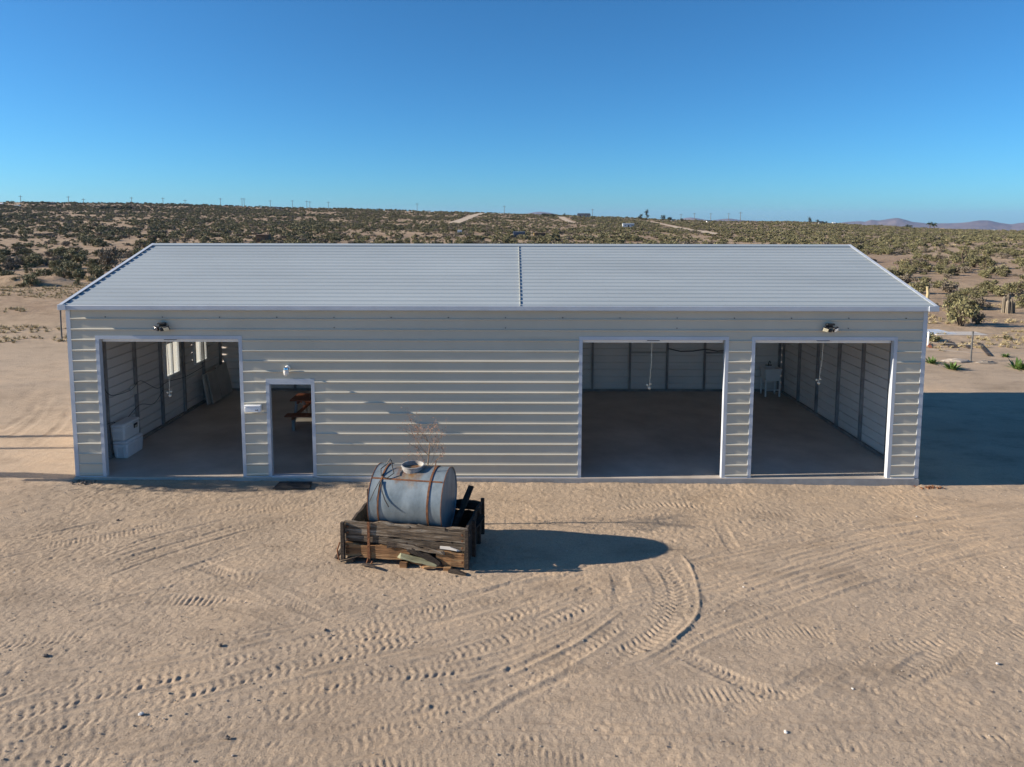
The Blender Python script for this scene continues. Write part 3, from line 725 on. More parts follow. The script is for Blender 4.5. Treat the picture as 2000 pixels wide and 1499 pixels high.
# front side
plank('side_plank', -LX, LX, -LY-.02, -LY+.025, .475, .705, M['wood_grey'], jag=.03)
plank('side_plank', -LX+.01, LX, -LY-.012, -LY+.025, .345, .466, M['wood_grey'], jag=.05)
plank('side_plank', -LX+.02, .10, -LY-.016, -LY+.025, .115, .338, M['wood_orange'], jag=.05)
plank('side_plank', .52, LX-.02, -LY-.014, -LY+.025, .085, .335, M['wood_orange'], jag=.12)
plank('side_plank', .12, .62, -LY-.005, -LY+.03, .07, .17, M['wood_orange'], (0, .10, 0), None, .12)
plank('splinter', 0, .66, -.012, .012, -.03, .055, M['wood_green'], (0, .16, 0), (-.10, -LY-.034, .18), .09)
plank('splinter', 0, .78, -.012, .012, -.025, .025, M['wood_grey'], (0, .10, 0), (-.10, -LY-.042, .375), .05)
plank('splinter', 0, .62, -.012, .012, -.055, .045, M['wood_dark'], (0, .38, 0), (.06, -LY-.036, .34), .12)
plank('splinter', 0, .36, -.008, .008, -.05, .04, M['wood_dark'], (0, -.05, 0), (-.30, -LY-.036, .37), .10)
plank('splinter', 0, .42, -.010, .010, -.010, .010, M['wood_grey'], (0, .20, 0), (.20, -LY-.055, .41), .05)
plank('splinter', 0, .30, -.008, .008, -.012, .022, M['boardedge'], (0, .02, 0), (.62, -LY-.032, .375), .08)
# back side and ends
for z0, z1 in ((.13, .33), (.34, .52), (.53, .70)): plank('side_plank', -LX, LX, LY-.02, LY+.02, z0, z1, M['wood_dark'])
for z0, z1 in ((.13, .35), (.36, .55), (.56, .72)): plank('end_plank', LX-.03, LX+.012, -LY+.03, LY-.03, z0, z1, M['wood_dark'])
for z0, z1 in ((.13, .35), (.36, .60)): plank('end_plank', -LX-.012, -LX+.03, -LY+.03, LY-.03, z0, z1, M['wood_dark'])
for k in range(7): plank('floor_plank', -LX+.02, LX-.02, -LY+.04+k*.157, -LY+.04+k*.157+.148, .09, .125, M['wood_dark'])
for k, (xx, yy) in enumerate(((-LX-.02, -LY-.05), (LX+.01, -LY-.045), (LX+.02, LY), (-LX-.02, LY), (LX+.03, -.2), (LX+.03, .2))):
    MB().box(xx-.035, xx+.035, yy-.03, yy+.03, .04+.03*(k % 3), .70+.03*(k % 4), taper=.004).build('stake', M['wood_dark'], wg, bevel=.006)
for xx in (-.62,): MB().box(xx-.022, xx+.022, -LY-.036, -LY-.022, .03, .72).build('iron_strap', M['rust'], wg)
for xx in (LX-.07, -LX+.06):
    for z in (.16, .28, .40, .52, .62):
        MB().lathe([(.018, 0), (.018, .012), (0, .014)], 8, Matrix.Translation((xx, -LY-.022, z)) @ Matrix.Rotation(math.pi/2, 4, 'X')).build('bolt', M['rust'], wg)
for xx in (-.95, -.02, .72):
    plank('skid', xx-.06, xx+.06, -LY-.06, LY+.05, -.03, .085, M['wood_grey'] if xx < -.5 else M['wood_orange'])
for k, (x_, y_, L_, ry, rz, mm) in enumerate(((-LX-.16, -LY-.02, .34, -.75, 1.2, 'wood_dark'), (-LX-.06, -LY-.10, .42, -.25, .3, 'wood_grey'), (-.72, -LY-.10, .30, -.10, -.4, 'wood_dark'), (.30, -LY-.07, .36, -.06, .15, 'wood_orange'), (.80, -LY-.09, .26, -.05, -.2, 'wood_dark'), (-LX-.10, .1, .5, -1.0, 1.4, 'wood_dark'))):
    plank('splinter', 0, L_, -.028, .028, -.012, .012, M[mm], (0, ry, rz), (x_, y_, .035), .08)
for x_, z_, L_ in ((-.40, .70, .5), (.25, .71, .4), (.70, .69, .28)): plank('splinter', 0, L_, -.015, .015, -.012, .014, M['wood_grey'], (0, rnd.uniform(-.06, .06), 0), (x_, -LY+.002, z_), .1)
plank('slanted_board', 0, 1.31, -.05, .05, -.016, .016, M['wood_dark'], (0, rad(-35), rad(77.6)), (.62, -.42, .20), .05)
plank('slanted_board', 0, .80, -.06, .06, -.016, .016, M['wood_dark'], (0, rad(-32), rad(62)), (.82, -.40, .20), .05)
plank('slanted_board', 0, .75, -.04, .04, -.016, .016, M['wood_dark'], (0, rad(-25), rad(84)), (.96, -.35, .30), .05)
MB().tube([(-LX-.10, -LY-.03, .02), (-LX-.14, -LY-.01, .18), (-LX-.11, -LY+.03, .30)], .014, 6).build('bent_iron', M['rust'], wg)
MB().tube([(-.63, -LY-.04, .10), (-.66, -LY-.05, .0), (-.60, -LY-.04, -.03), (-.55, -LY-.04, .06)], .016, 6).build('bent_iron', M['rust'], wg)

def tank_material():
    mt = bpy.data.materials.new('galvanised_tank'); mt.use_nodes = True
    n = mt.node_tree.nodes; L = mt.node_tree.links; b = n['Principled BSDF']
    b.inputs['Roughness'].default_value = .5; b.inputs['Metallic'].default_value = .25
    tc = n.new('ShaderNodeTexCoord'); sp = n.new('ShaderNodeSeparateXYZ'); L.new(tc.outputs['Object'], sp.inputs[0])
    def noise(s, st, det=6):
        mp = n.new('ShaderNodeMapping'); mp.inputs['Scale'].default_value = st; L.new(tc.outputs['Object'], mp.inputs[0])
        q = n.new('ShaderNodeTexNoise'); q.inputs['Scale'].default_value = s; q.inputs['Detail'].default_value = det; q.inputs['Roughness'].default_value = .65
        L.new(mp.outputs[0], q.inputs[0]); return q.outputs[0]
    cr = n.new('ShaderNodeValToRGB'); e = cr.color_ramp.elements
    e[0].position, e[0].color = .3, (.115, .15, .17, 1); e[1].position, e[1].color = .72, (.285, .335, .36, 1)
    L.new(noise(3.2, (1, 1, .5)), cr.inputs[0])
    rc = n.new('ShaderNodeValToRGB'); e = rc.color_ramp.elements
    e[0].position, e[0].color = .35, (.17, .06, .02, 1); e[1].position, e[1].color = .7, (.34, .24, .12, 1)
    L.new(noise(9, (1, 1, 1)), rc.inputs[0])
    # rust: runs below the hatch and along the upper seam (z from the axis)
    zr = n.new('ShaderNodeMapRange'); zr.inputs['From Min'].default_value = .22; zr.inputs['From Max'].default_value = .60; L.new(sp.outputs['Z'], zr.inputs[0])
    ab = n.new('ShaderNodeMath'); ab.operation = 'ABSOLUTE'; L.new(sp.outputs['X'], ab.inputs[0])
    xr = n.new('ShaderNodeMapRange'); xr.inputs['From Min'].default_value = .50; xr.inputs['From Max'].default_value = .05; L.new(ab.outputs[0], xr.inputs[0])
    mu = n.new('ShaderNodeMath'); mu.operation = 'MULTIPLY'; L.new(zr.outputs[0], mu.inputs[0]); L.new(xr.outputs[0], mu.inputs[1])
    st = noise(5, (1.6, 1, .35)); ma = n.new('ShaderNodeMath'); ma.operation = 'MULTIPLY_ADD'
    L.new(st, ma.inputs[0]); ma.inputs[1].default_value = 1.5; L.new(mu.outputs[0], ma.inputs[2])
    rr = n.new('ShaderNodeMapRange'); rr.inputs['From Min'].default_value = 1.02; rr.inputs['From Max'].default_value = 1.6; L.new(ma.outputs[0], rr.inputs[0])
    mx = n.new('ShaderNodeMix'); mx.data_type = 'RGBA'; L.new(rr.outputs[0], mx.inputs[0]); L.new(cr.outputs[0], mx.inputs[6]); L.new(rc.outputs[0], mx.inputs[7])
    L.new(mx.outputs[2], b.inputs['Base Color'])
    bp = n.new('ShaderNodeBump'); bp.inputs['Strength'].default_value = .25; bp.inputs['Distance'].default_value = .02
    L.new(noise(2.5, (1, 1, 1), 3), bp.inputs['Height']); L.new(bp.outputs[0], b.inputs['Normal'])
    return mt
M['tank'] = tank_material()
TR_, TL = .54, .635
tk = empty('water_tank', (-1.365, -3.05, .83), CR, 'blue grey rusty metal tank lying in the wooden wagon bed', 'tank')
RX = Matrix.Rotation(math.pi/2, 4, 'Y')
b = MB(); b.lathe([(0, -TL-.045), (TR_*.5, -TL-.035), (TR_*.9, -TL-.012), (TR_, -TL)] + [(TR_+(rnd.random()-.5)*.004, -TL+2*TL*k/14) for k in range(1, 14)] + [(TR_, TL), (TR_*.985, TL-.018), (TR_*.6, TL-.010), (0, TL-.006)], 72, RX)
b.build('shell', M['tank'], tk, smooth=True)
def hoop(x, w_, t_, name='strap', mt_='rust'):
    MB().lathe([(TR_+.001, x-w_/2), (TR_+t_, x-w_/2), (TR_+t_, x+w_/2), (TR_+.001, x+w_/2)], 72, RX).build(name, M[mt_], tk)
hoop(-.45, .026, .012); hoop(.40, .034, .013); hoop(TL-.006, .012, .008, 'rim'); hoop(-TL+.006, .010, .006, 'rim')
# seam along the upper front
th = rad(127)
MB().box(-TL+.02, TL-.03, -.014, .014, 0, .006, Matrix.Rotation(-(th-math.pi/2)*-1, 4, 'X') @ Matrix.Translation((0, 0, TR_-.001))).build('seam', M['rust'], tk)
h = empty('hatch', (-.0, -.02, TR_)); h.parent = tk
MB().lathe([(.190, -.07), (.190, .035), (.202, .04), (.202, .052), (.182, .055), (.178, .02), (.172, -.03)], 40).build('hatch_ring', M['galv'], h, smooth=True)
MB().lathe([(.173, -.025), (.10, -.028), (0, -.03)], 40).build('hatch_lid', M['rust'], h)
MB().tube([(-.47, -.30, .47), (-.50, -.22, .56), (-.44, -.12, .60), (-.38, -.10, .70), (-.36, -.09, .66), (-.30, -.2, .58), (-.25, -.28, .52), (-.35, -.34, .45), (-.43, -.33, .46)], .009, 6).build('wire', M['cable'], tk, smooth=True)
MB().tube([(-.44, -.38, .42), (-.40, -.48, .30), (-.32, -.55, .16), (-.24, -.59, .06)], .010, 6).build('wire', M['cable'], tk, smooth=True)
MB().tube([(-.46, -.38, .42), (-.52, -.50, .28), (-.58, -.57, .12)], .007, 6).build('wire', M['cable'], tk, smooth=True)
MB().tube([(.40, -.12, .55), (.43, -.10, .66), (.44, -.11, .72)], .008, 6).build('wire', M['rust'], tk)

def branch(b, p, d, L_, r, depth, tips, R_):
    p = Vector(p); d = Vector(d).normalized(); path = [p]; q = p
    for k in range(3):
        d = (d+Vector((R_.uniform(-1, 1), R_.uniform(-1, 1), R_.uniform(-.3, .6)))*.22).normalized(); q = q+d*L_/3; path.append(q)
    b.tube(path, [r, r*.85, r*.7, r*.5], 4 if depth else 3, False); tips.append((q, d))
    if depth:
        for k in range(R_.choice((3, 3, 4))):
            dd = (d*.8+Vector((R_.uniform(-1, 1), R_.uniform(-1, 1), R_.uniform(-.1, .9)))).normalized()
            branch(b, path[R_.choice((1, 2, 3, 3))], dd, L_*R_.uniform(.5, .75), r*.6, depth-1, tips, R_)
db = empty('dead_bush', (-1.22, -2.12, gh(-1.22, -2.12)), 0, 'spindly dry reddish bush growing behind the wagon and tank', 'bush')
b = MB(); tips = []; R_ = random.Random(5)
b.tube([(0, 0, -.05), (.02, 0, .5), (-.02, .02, 1.1), (.03, 0, 1.6)], [.020, .017, .014, .01], 6, False)
for z, n_ in ((.8, 3), (1.1, 4), (1.35, 5), (1.6, 5)):
    for k in range(n_):
        a = R_.uniform(0, 6.28); branch(b, (0, 0, z), (math.cos(a)*.8, math.sin(a)*.8, .75), R_.uniform(.3, .5), .0038, 2, tips, R_)
b.build('stems', M['twig'], db)
b = MB()
for p, d in tips:
    for k in range(3):
        c = p-d*R_.uniform(0, .12)+Vector((R_.gauss(0, .025), R_.gauss(0, .025), R_.gauss(0, .025)))
        u = Vector((R_.gauss(0, 1), R_.gauss(0, 1), R_.gauss(0, 1))).normalized(); v_ = u.orthogonal().normalized(); s_ = R_.uniform(.004, .010)
        b.add([c+u*s_, c+v_*s_, c-u*s_, c-v_*s_], [(0, 1, 2, 3)])
b.build('dry_flowers', M['redtwig'], db)

# ------------------------------------------------------------------ plants
def shrub_mesh(name, seed, n_stem, n_leaf, leaf, mats, hgt=1.0, spread=.75, tall=1.0):
    R_ = np.random.RandomState(seed); v, f, mi = [], [], []
    def q(p): v.append(tuple(p)); return len(v)-1
    ends = []
    for k in range(n_stem):
        a = R_.uniform(0, 2*np.pi); lean = R_.uniform(.1, 1)**.7*spread; L_ = R_.uniform(.65, 1.05)
        mid = np.array((math.cos(a)*lean*.42, math.sin(a)*lean*.42, hgt*.5*L_)); tip = np.array((math.cos(a)*lean, math.sin(a)*lean, hgt*L_*(1.05-.45*lean/spread*lean)))
        w_ = .018; t = np.array((-math.sin(a), math.cos(a), 0))*w_
        base = np.array((math.cos(a), math.sin(a), 0))*.05
        i0, i1, i2, i3 = q(base-t+(0, 0, -.05)), q(base+t+(0, 0, -.05)), q(mid+t*.7), q(mid-t*.7); i4 = q(tip)
        f.append((i0, i1, i2, i3)); f.append((i3, i2, i4)); mi += [1, 1]; ends.append((base, mid, tip))
    lump = [(np.array((0, 0, hgt*.42)), .36)]
    for k in range(11):
        a = R_.uniform(0, 2*np.pi); rr_ = R_.uniform(.25, .95)*spread*.72
        lump.append((np.array((math.cos(a)*rr_, math.sin(a)*rr_, hgt*R_.uniform(.18, .80)*(1.1-.55*rr_/spread))), R_.uniform(.14, .26)))
    for k in range(n_leaf):
        c0, rad_ = lump[R_.randint(len(lump))]
        u = R_.normal(0, 1, 3); u /= np.linalg.norm(u); c = c0+u*rad_*R_.uniform(.35, 1.08)*(1, 1, .85); c[2] = max(c[2], R_.uniform(.02, .10))
        u = u*.5+R_.normal(0, .6, 3); u[2] = abs(u[2])+.15; u /= np.linalg.norm(u); z = R_.normal(0, 1, 3); z -= u*z.dot(u); z /= np.linalg.norm(z)
        s_ = leaf*R_.uniform(.6, 1.3)
        a_, b_, c_, d_ = q(c-u*s_), q(c+z*s_*.5), q(c+u*s_), q(c-z*s_*.5)
        f.append((a_, b_, c_, d_)); mi.append(0)
    me = bpy.data.meshes.new(name); me.from_pydata(v, [], f)
    for m_ in mats: me.materials.append(m_)
    me.polygons.foreach_set('material_index', mi); me.update(); return me
NEAR, FAR = [], []
for k in range(4): NEAR.append(shrub_mesh('creosote_shrub', 100+k, 26, 900, .060, [M['creosote'], M['stem']], 1., .8))
for k in range(2): NEAR.append(shrub_mesh('grey_shrub', 120+k, 30, 800, .055, [M['greyleaf'], M['stem']], .7, .85))
for k in range(1): NEAR.append(shrub_mesh('straw_shrub', 130+k, 30, 500, .06, [M['strawleaf'], M['stem']], .6, .7))
for k in range(4): FAR.append(shrub_mesh('far_creosote', 200+k, 12, 190, .125, [M['creosote'], M['stem']], .95, .8))
for k in range(2): FAR.append(shrub_mesh('far_grey', 220+k, 12, 170, .115, [M['greyleaf'], M['stem']], .7, .85))
FAR.append(shrub_mesh('far_straw', 230, 10, 110, .11, [M['strawleaf'], M['stem']], .55, .7))

def in_yard(x, y):
    if y < (39 if x < -9 else 17.5): return True
    return False
def visible(x, y, z):
    d = Vector((x, y, z))-Vector(CAM); zc = d.dot(fw)
    if zc < 1: return None
    return PPX+FPX*d.dot(rt)/zc, PPY-FPX*d.dot(up)/zc, FPX/zc
cand = []
R_ = np.random.RandomState(3)
NS = 100000
azs = R_.uniform(-.80, .80, NS); rr2 = 34+(540-34)*R_.uniform(0, 1, NS)**.62
xs = CAM[0]+np.sin(azs)*rr2; ys = CAM[1]+np.cos(azs)*rr2
dens = .36+vnoise(xs/22, ys/22, 91)*.75+vnoise(xs/7, ys/7, 92)*.75+.06*np.clip((rr2-60)/200, 0, 1)
keep = R_.uniform(0, 1, NS) < np.clip(dens, .03, 1)*1.15
xs, ys, rr2 = xs[keep], ys[keep], rr2[keep]
zs = terrain(xs, ys)
allp = np.concatenate(PATHXY)
nearpath = np.zeros(len(xs), bool)
for i in range(0, len(allp), 1):
    nearpath |= (np.abs(xs-allp[i, 0]) < 3.2) & (np.abs(ys-allp[i, 1]) < 3.2)
special = [  # px, py(base), width px, height px, mesh, label, cat
 (1876, 637, 78, 62, 0, 'large olive creosote shrub beside the fence right of the garage', 'shrub'),
 (1908, 634, 40, 30, 4, 'grey twiggy shrub at the right foot of the large olive shrub', 'shrub'),
 (213, 524, 66, 46, 4, 'big grey brown dry bush near the left roof corner', 'bush'),
 (153, 558, 20, 19, 1, 'small dark green bush beside the left roof slope', 'bush'),
 (60, 511, 56, 20, 2, 'wide low green shrub left of the grey brown bush', 'shrub'),
 (8, 515, 40, 18, 0, 'low green shrub at the left edge of the picture', 'shrub'),
 (115, 537, 44, 18, 3, 'rounded olive shrub by the bare strip left of the garage', 'shrub'),
 (52, 534, 26, 18, 1, 'dark small shrub left of the rounded olive shrub', 'shrub'),
 (1994, 600, 36, 30, 2, 'round green shrub beyond the cactus at the right edge', 'shrub'),
]
ns = 0
def put(mesh_i, x, y, z, sx, sz, label, cat, group=None):
    me_ = NEAR[mesh_i]
    nm = ('creosote_shrub', 'grey_shrub', 'straw_shrub')[0 if mesh_i < 4 else 1 if mesh_i < 6 else 2]
    o = bpy.data.objects.new(nm, me_); COL.objects.link(o); o.location = (x, y, z-.02); o.scale = (sx, sx, sz); o.rotation_euler = (0, 0, rnd.uniform(0, 6.28))
    return tag(o, label, cat, group)
spxy = []
for px, py, wp, hp, mi_, lb, ct in special:
    p = ground_at(px, py); s_ = FPX/((Vector(p)-Vector(CAM)).dot(fw))
    put(mi_, p[0], p[1], p[2], wp/s_/1.6, hp/s_/(1. if mi_ < 4 else .72), lb, ct); spxy.append(p)
order = []
for i in range(len(xs)):
    if in_yard(xs[i], ys[i]) or nearpath[i]: continue
    if any((xs[i]-p[0])**2+(ys[i]-p[1])**2 < 6 for p in spxy): continue
    order.append(i)
sz_ = (.30+R_.uniform(0, 1, len(xs))**1.7*1.05)*(1+.25*vnoise(xs/30, ys/30, 93))*np.clip(.72+rr2/320, .8, 1.05); kind_ = R_.choice(7, len(xs), p=[.185, .185, .185, .185, .10, .10, .06])
KL = ['olive green creosote shrub on the open desert behind the garage', 'grey brown dry shrub on the open desert behind the garage', 'pale straw coloured shrub on the open desert behind the garage']
scored = []
for i in order:
    v_ = visible(xs[i], ys[i], zs[i]+.5*sz_[i])
    if v_ is None: continue
    px, py, s_ = v_
    if px < -20 or px > 2020: continue
    hid = 300-(py-478)*1.52 < px < 1655+(py-482)*1.45 and py > 477
    if not hid: scored.append((s_*sz_[i], i))
scored.sort(reverse=True); indiv = set(i for _, i in scored[:290])
for i in indiv:
    k = int(kind_[i]); kk = 0 if k < 4 else 1 if k < 6 else 2
    put(k, xs[i], ys[i], zs[i], sz_[i]*1.15, sz_[i]*R_.uniform(.85, 1.2), KL[kk], 'shrub', ('creosote shrubs', 'grey shrubs', 'straw shrubs')[kk]+' on the open desert')
rest = [i for i in order if i not in indiv]

def scatter(name, pts, scl, rot, idx, meshes, label):
    src = bpy.data.collections.new(name+'_source')
    for k, me_ in enumerate(meshes):
        src.objects.link(bpy.data.objects.new(f'{name}_piece_{k:02d}', me_))
    me_ = bpy.data.meshes.new(name); n_ = len(pts); me_.vertices.add(n_); me_.vertices.foreach_set('co', np.asarray(pts, np.float32).ravel())
    for an, ty, data, key in (('scl', 'FLOAT_VECTOR', scl, 'vector'), ('rot', 'FLOAT_VECTOR', rot, 'vector')):
        a = me_.attributes.new(an, ty, 'POINT'); a.data.foreach_set(key, np.asarray(data, np.float32).ravel())
    a = me_.attributes.new('idx', 'INT', 'POINT'); a.data.foreach_set('value', np.asarray(idx, np.int32))
    me_.update(); o = link(bpy.data.objects.new(name, me_))
    ng = bpy.data.node_groups.new(name, 'GeometryNodeTree')
    ng.interface.new_socket('Geometry', in_out='INPUT', socket_type='NodeSocketGeometry'); ng.interface.new_socket('Geometry', in_out='OUTPUT', socket_type='NodeSocketGeometry')
    N_ = ng.nodes; gi, go = N_.new('NodeGroupInput'), N_.new('NodeGroupOutput')
    ip = N_.new('GeometryNodeInstanceOnPoints'); ci = N_.new('GeometryNodeCollectionInfo')
    ci.inputs[0].default_value = src; ci.inputs[1].default_value = True; ci.inputs[2].default_value = True
    def att(nm, ty): a_ = N_.new('GeometryNodeInputNamedAttribute'); a_.data_type = ty; a_.inputs[0].default_value = nm; return a_.outputs[0]
    ng.links.new(gi.outputs[0], ip.inputs['Points']); ng.links.new(ci.outputs[0], ip.inputs['Instance'])
    ip.inputs['Pick Instance'].default_value = True; ng.links.new(att('idx', 'INT'), ip.inputs['Instance Index'])
    e2r = N_.new('FunctionNodeEulerToRotation'); ng.links.new(att('rot', 'FLOAT_VECTOR'), e2r.inputs[0]); ng.links.new(e2r.outputs[0], ip.inputs['Rotation'])
    ng.links.new(att('scl', 'FLOAT_VECTOR'), ip.inputs['Scale']); ng.links.new(ip.outputs[0], go.inputs[0])
    md = o.modifiers.new('scatter', 'NODES'); md.node_group = ng
    return tag(o, label, None, None, 'stuff')
ri = np.array(rest); n_ = len(ri)
sc_ = np.stack([sz_[ri]*1.2, sz_[ri]*1.2, sz_[ri]*R_.uniform(.8, 1.2, n_)], 1)
ro_ = np.stack([np.zeros(n_), np.zeros(n_), R_.uniform(0, 6.28, n_)], 1)
scatter('desert_scrub', np.stack([xs[ri], ys[ri], zs[ri]-.03], 1), sc_, ro_, kind_[ri], FAR, 'far desert scrub covering the plain to the skyline')

def tuft_mesh(seed, n_=26, h=.22):
    R2 = np.random.RandomState(seed); b = MB()
    for k in range(n_):
        a = R2.uniform(0, 6.28); l = R2.uniform(.4, 1.1)*h; lean = R2.uniform(.1, .8)*l; r_ = R2.uniform(0, .06)
        c = np.array((math.cos(a)*r_, math.sin(a)*r_, -.01)); t = np.array((-math.sin(a), math.cos(a), 0))*.010
        b.add([c-t, c+t, c+(math.cos(a)*lean, math.sin(a)*lean, l)], [(0, 1, 2)])
    return b.mesh('tuft', M['strawleaf'])
TUF = [tuft_mesh(300+k) for k in range(3)]
P = []
for k in range(15000):
    if k < 9500: x, y = R_.uniform(-62, -10), R_.uniform(15.5, 50)
    else: x, y = R_.uniform(9.5, 44), R_.uniform(9.0, 34)
    d_ = vnoise(x/4, y/2.2, 95)+vnoise(x/14, y/8, 96)
    if d_ < .06 and abs(y-16.8) > .8: continue
    P.append((x, y, gz(x, y)))
n_ = len(P); s_ = R_.uniform(.45, 1.25, n_)
scatter('dry_grass', P, np.stack([s_*1.4, s_*1.4, s_*.8], 1), np.stack([np.zeros(n_), np.zeros(n_), R_.uniform(0, 6.28, n_)], 1), R_.randint(0, 3, n_), TUF, 'short dry straw grass on the bare ground beside the garage')

# pebbles
def stone_mesh(seed, mt_=None):
    R2 = np.random.RandomState(seed); bm_ = MB(); prof = []
    n1, n2 = 8, 6; v = []
    for i in range(n2+1):
        t = math.pi*i/n2
        for j in range(n1):
            a = 2*math.pi*j/n1; r_ = 1+R2.uniform(-.22, .22); v.append((math.sin(t)*math.cos(a)*r_, math.sin(t)*math.sin(a)*r_*.8, math.cos(t)*r_*.6))
    bm_.add(v, [(i*n1+j, (i+1)*n1+j, (i+1)*n1+(j+1) % n1, i*n1+(j+1) % n1) for i in range(n2) for j in range(n1)])
    return bm_.mesh('stone', mt_ or M['stone'])
STN = [stone_mesh(400+k) for k in range(5)]
P = []; S = []
for k in range(12000):
    x, y = R_.uniform(-11, 12), -R_.uniform(.1, 8.4)
    if vnoise(x/1.6, y/1.2, 97) < R_.uniform(-.5, .25): continue
    if abs(x+1.33) < 1.1 and abs(y+3.07) < .7: continue
    s_ = .005+.010*R_.uniform(0, 1)**6; P.append((x, y, gz(x, y)+.006)); S.append((s_, s_*R_.uniform(.7, 1.3), s_*.8))
n_ = len(P)
scatter('pebbles', P, S, np.stack([np.zeros(n_), np.zeros(n_), R_.uniform(0, 6.28, n_)], 1), R_.randint(0, 5, n_), STN, 'small loose pebbles on the sandy yard')
ROCKS = [(88, 1283, .050, 1, 'dark rock in the sand at the lower left'), (430, 1262, .040, 1, 'dark rock on the long tyre track in the lower left'), (28, 1120, .028, 0, 'pale stone near the left edge of the yard'),
         (230, 1017, .034, 1, 'dark clod on the sand before the left bay'), (1665, 1347, .024, 0, 'white stone in the lower right of the yard'), (1948, 1298, .030, 0, 'white stone nearest the right edge of the picture'),
         (1535, 1432, .034, 0, 'greyish stone at the bottom right of the yard'), (1260, 1272, .032, 1, 'dark clod at the end of the curved sand ridge'), (635, 1232, .034, 1, 'dark clod on the track left below the wagon'),
         (1452, 1148, .020, 0, 'small white stone right of the curved sand ridge'), (275, 1397, .040, 0, 'pale stone on the tracks at the bottom left'), (890, 1127, .034, 1, 'dark stone on the sand just below the wagon'),
         (443, 1443, .042, 1, 'dark clod at the bottom left of the yard'), (1790, 1010, .022, 0, 'small pale stone in front of the right corner of the garage'), (1935, 1352, .026, 1, 'brown stone low at the right of the yard')]
for k, (px, py, s_, dk, lb) in enumerate(ROCKS):
    p = g_flat(px, py); o = link(bpy.data.objects.new('rock', stone_mesh(420+k, M['darkstone'] if dk else M['boardedge'])))
    o.location = (p[0], p[1], gz(p[0], p[1])+s_*.2+.006); o.scale = (s_*.8, s_*.8, s_*.6); o.rotation_euler = (0, 0, k*1.3); tag(o, lb, 'rock')
# broken rubble at the slab corners
for cx_, cy_, lb in ((-8.95, -.20, 'dark crumbled rubble at the left front corner of the garage'), (9.35, -.16, 'reddish crumbled rubble at the right front corner of the garage')):
    b = MB()
    for k in range(26):
        x, y = cx_+rnd.gauss(0, .14), cy_+rnd.gauss(0, .05); s_ = rnd.uniform(.008, .026); z = gz(x, y)+.01
        t = Matrix.Translation((x, y, z)) @ Matrix.Rotation(rnd.uniform(0, 3), 4, Vector((rnd.random(), rnd.random(), rnd.random())))
        b.box(-s_, s_, -s_, s_, -s_*.6, s_*.6, t, s_*.3)
    o = b.build('rubble', M['rust'] if cx_ > 0 else M['darkstone']); tag(o, lb, None, None, 'stuff')

def leafy(px, py, wp, label):
    p = ground_at(px, py); s_ = FPX/((Vector(p)-Vector(CAM)).dot(fw)); R2 = random.Random(px); b = MB(); w_ = wp/s_/2
    for k in range(60):
        a = R2.uniform(0, 6.28); l = R2.uniform(.5, 1)*w_; e = R2.uniform(.25, 1.2); d = Vector((math.cos(a)*math.cos(e), math.sin(a)*math.cos(e), math.sin(e)))
        t = Vector((-math.sin(a), math.cos(a), 0))*l*.10; c = Vector((math.cos(a), math.sin(a), 0))*R2.uniform(0, .3)*w_
        b.add([c-t*.5, c+d*l*.5-t, c+d*l+Vector((0, 0, -.1*l)), c+d*l*.5+t, c+t*.5], [(0, 1, 2, 3, 4)])
    o = b.build('green_plant', M['brightleaf'], None); o.location = (p[0], p[1], p[2]-.01); tag(o, label, 'plant')
leafy(1821, 711, 40, 'bright green leafy plant close against the right wall of the garage')
leafy(1860, 722, 52, 'bright green low plant below the fence post')
leafy(1963, 698, 26, 'smallest bright green plant right of the fence post')
leafy(1990, 722, 60, 'bright green leafy plant at the right edge of the picture')

def cactus(px, py, hp, label):
    p = ground_at(px, py); s_ = FPX/((Vector(p)-Vector(CAM)).dot(fw)); h_ = hp/s_
    r = empty('cactus', (p[0], p[1], p[2]-.02), 0, label, 'cactus')
    for k, (dx, dy, hh) in enumerate(((0, 0, 1), (.16, .05, .85), (-.17, .04, .9), (.07, -.15, .8), (-.10, -.14, .72), (.27, -.04, .6))):
        prof = []
        b = MB(); n1 = 16; v = []
        for i in range(8):
            t = i/7; rr_ = .105*(1-.25*t) if i < 7 else .02
            for j in range(n1): a = 2*math.pi*j/n1; q_ = rr_*(1 if j % 2 else .78); v.append((dx*h_+math.cos(a)*q_*h_*.9, dy*h_+math.sin(a)*q_*h_*.9, t*hh*h_))
        b.add(v, [(i*n1+j, i*n1+(j+1) % n1, (i+1)*n1+(j+1) % n1, (i+1)*n1+j) for i in range(7) for j in range(n1)]+[[7*n1+j for j in range(n1)]])
        b.build('stem', M['greyleaf'], r)
cactus(1967, 612, 38, 'clump of grey columnar cactus stems right of the large olive shrub')
p = ground_at(1811, 584); s_ = FPX/((Vector(p)-Vector(CAM)).dot(fw)); hh = 24/s_
b = MB().tube([(0, 0, -.05), (.03, 0, hh*.5), (-.04, 0, hh)], [.13*hh, .12*hh, .10*hh], 9)
o = b.build('tree_stump', M['strawleaf'], None, smooth=True); o.location = p; tag(o, 'pale dead trunk stump just right of the roof edge', 'stump')

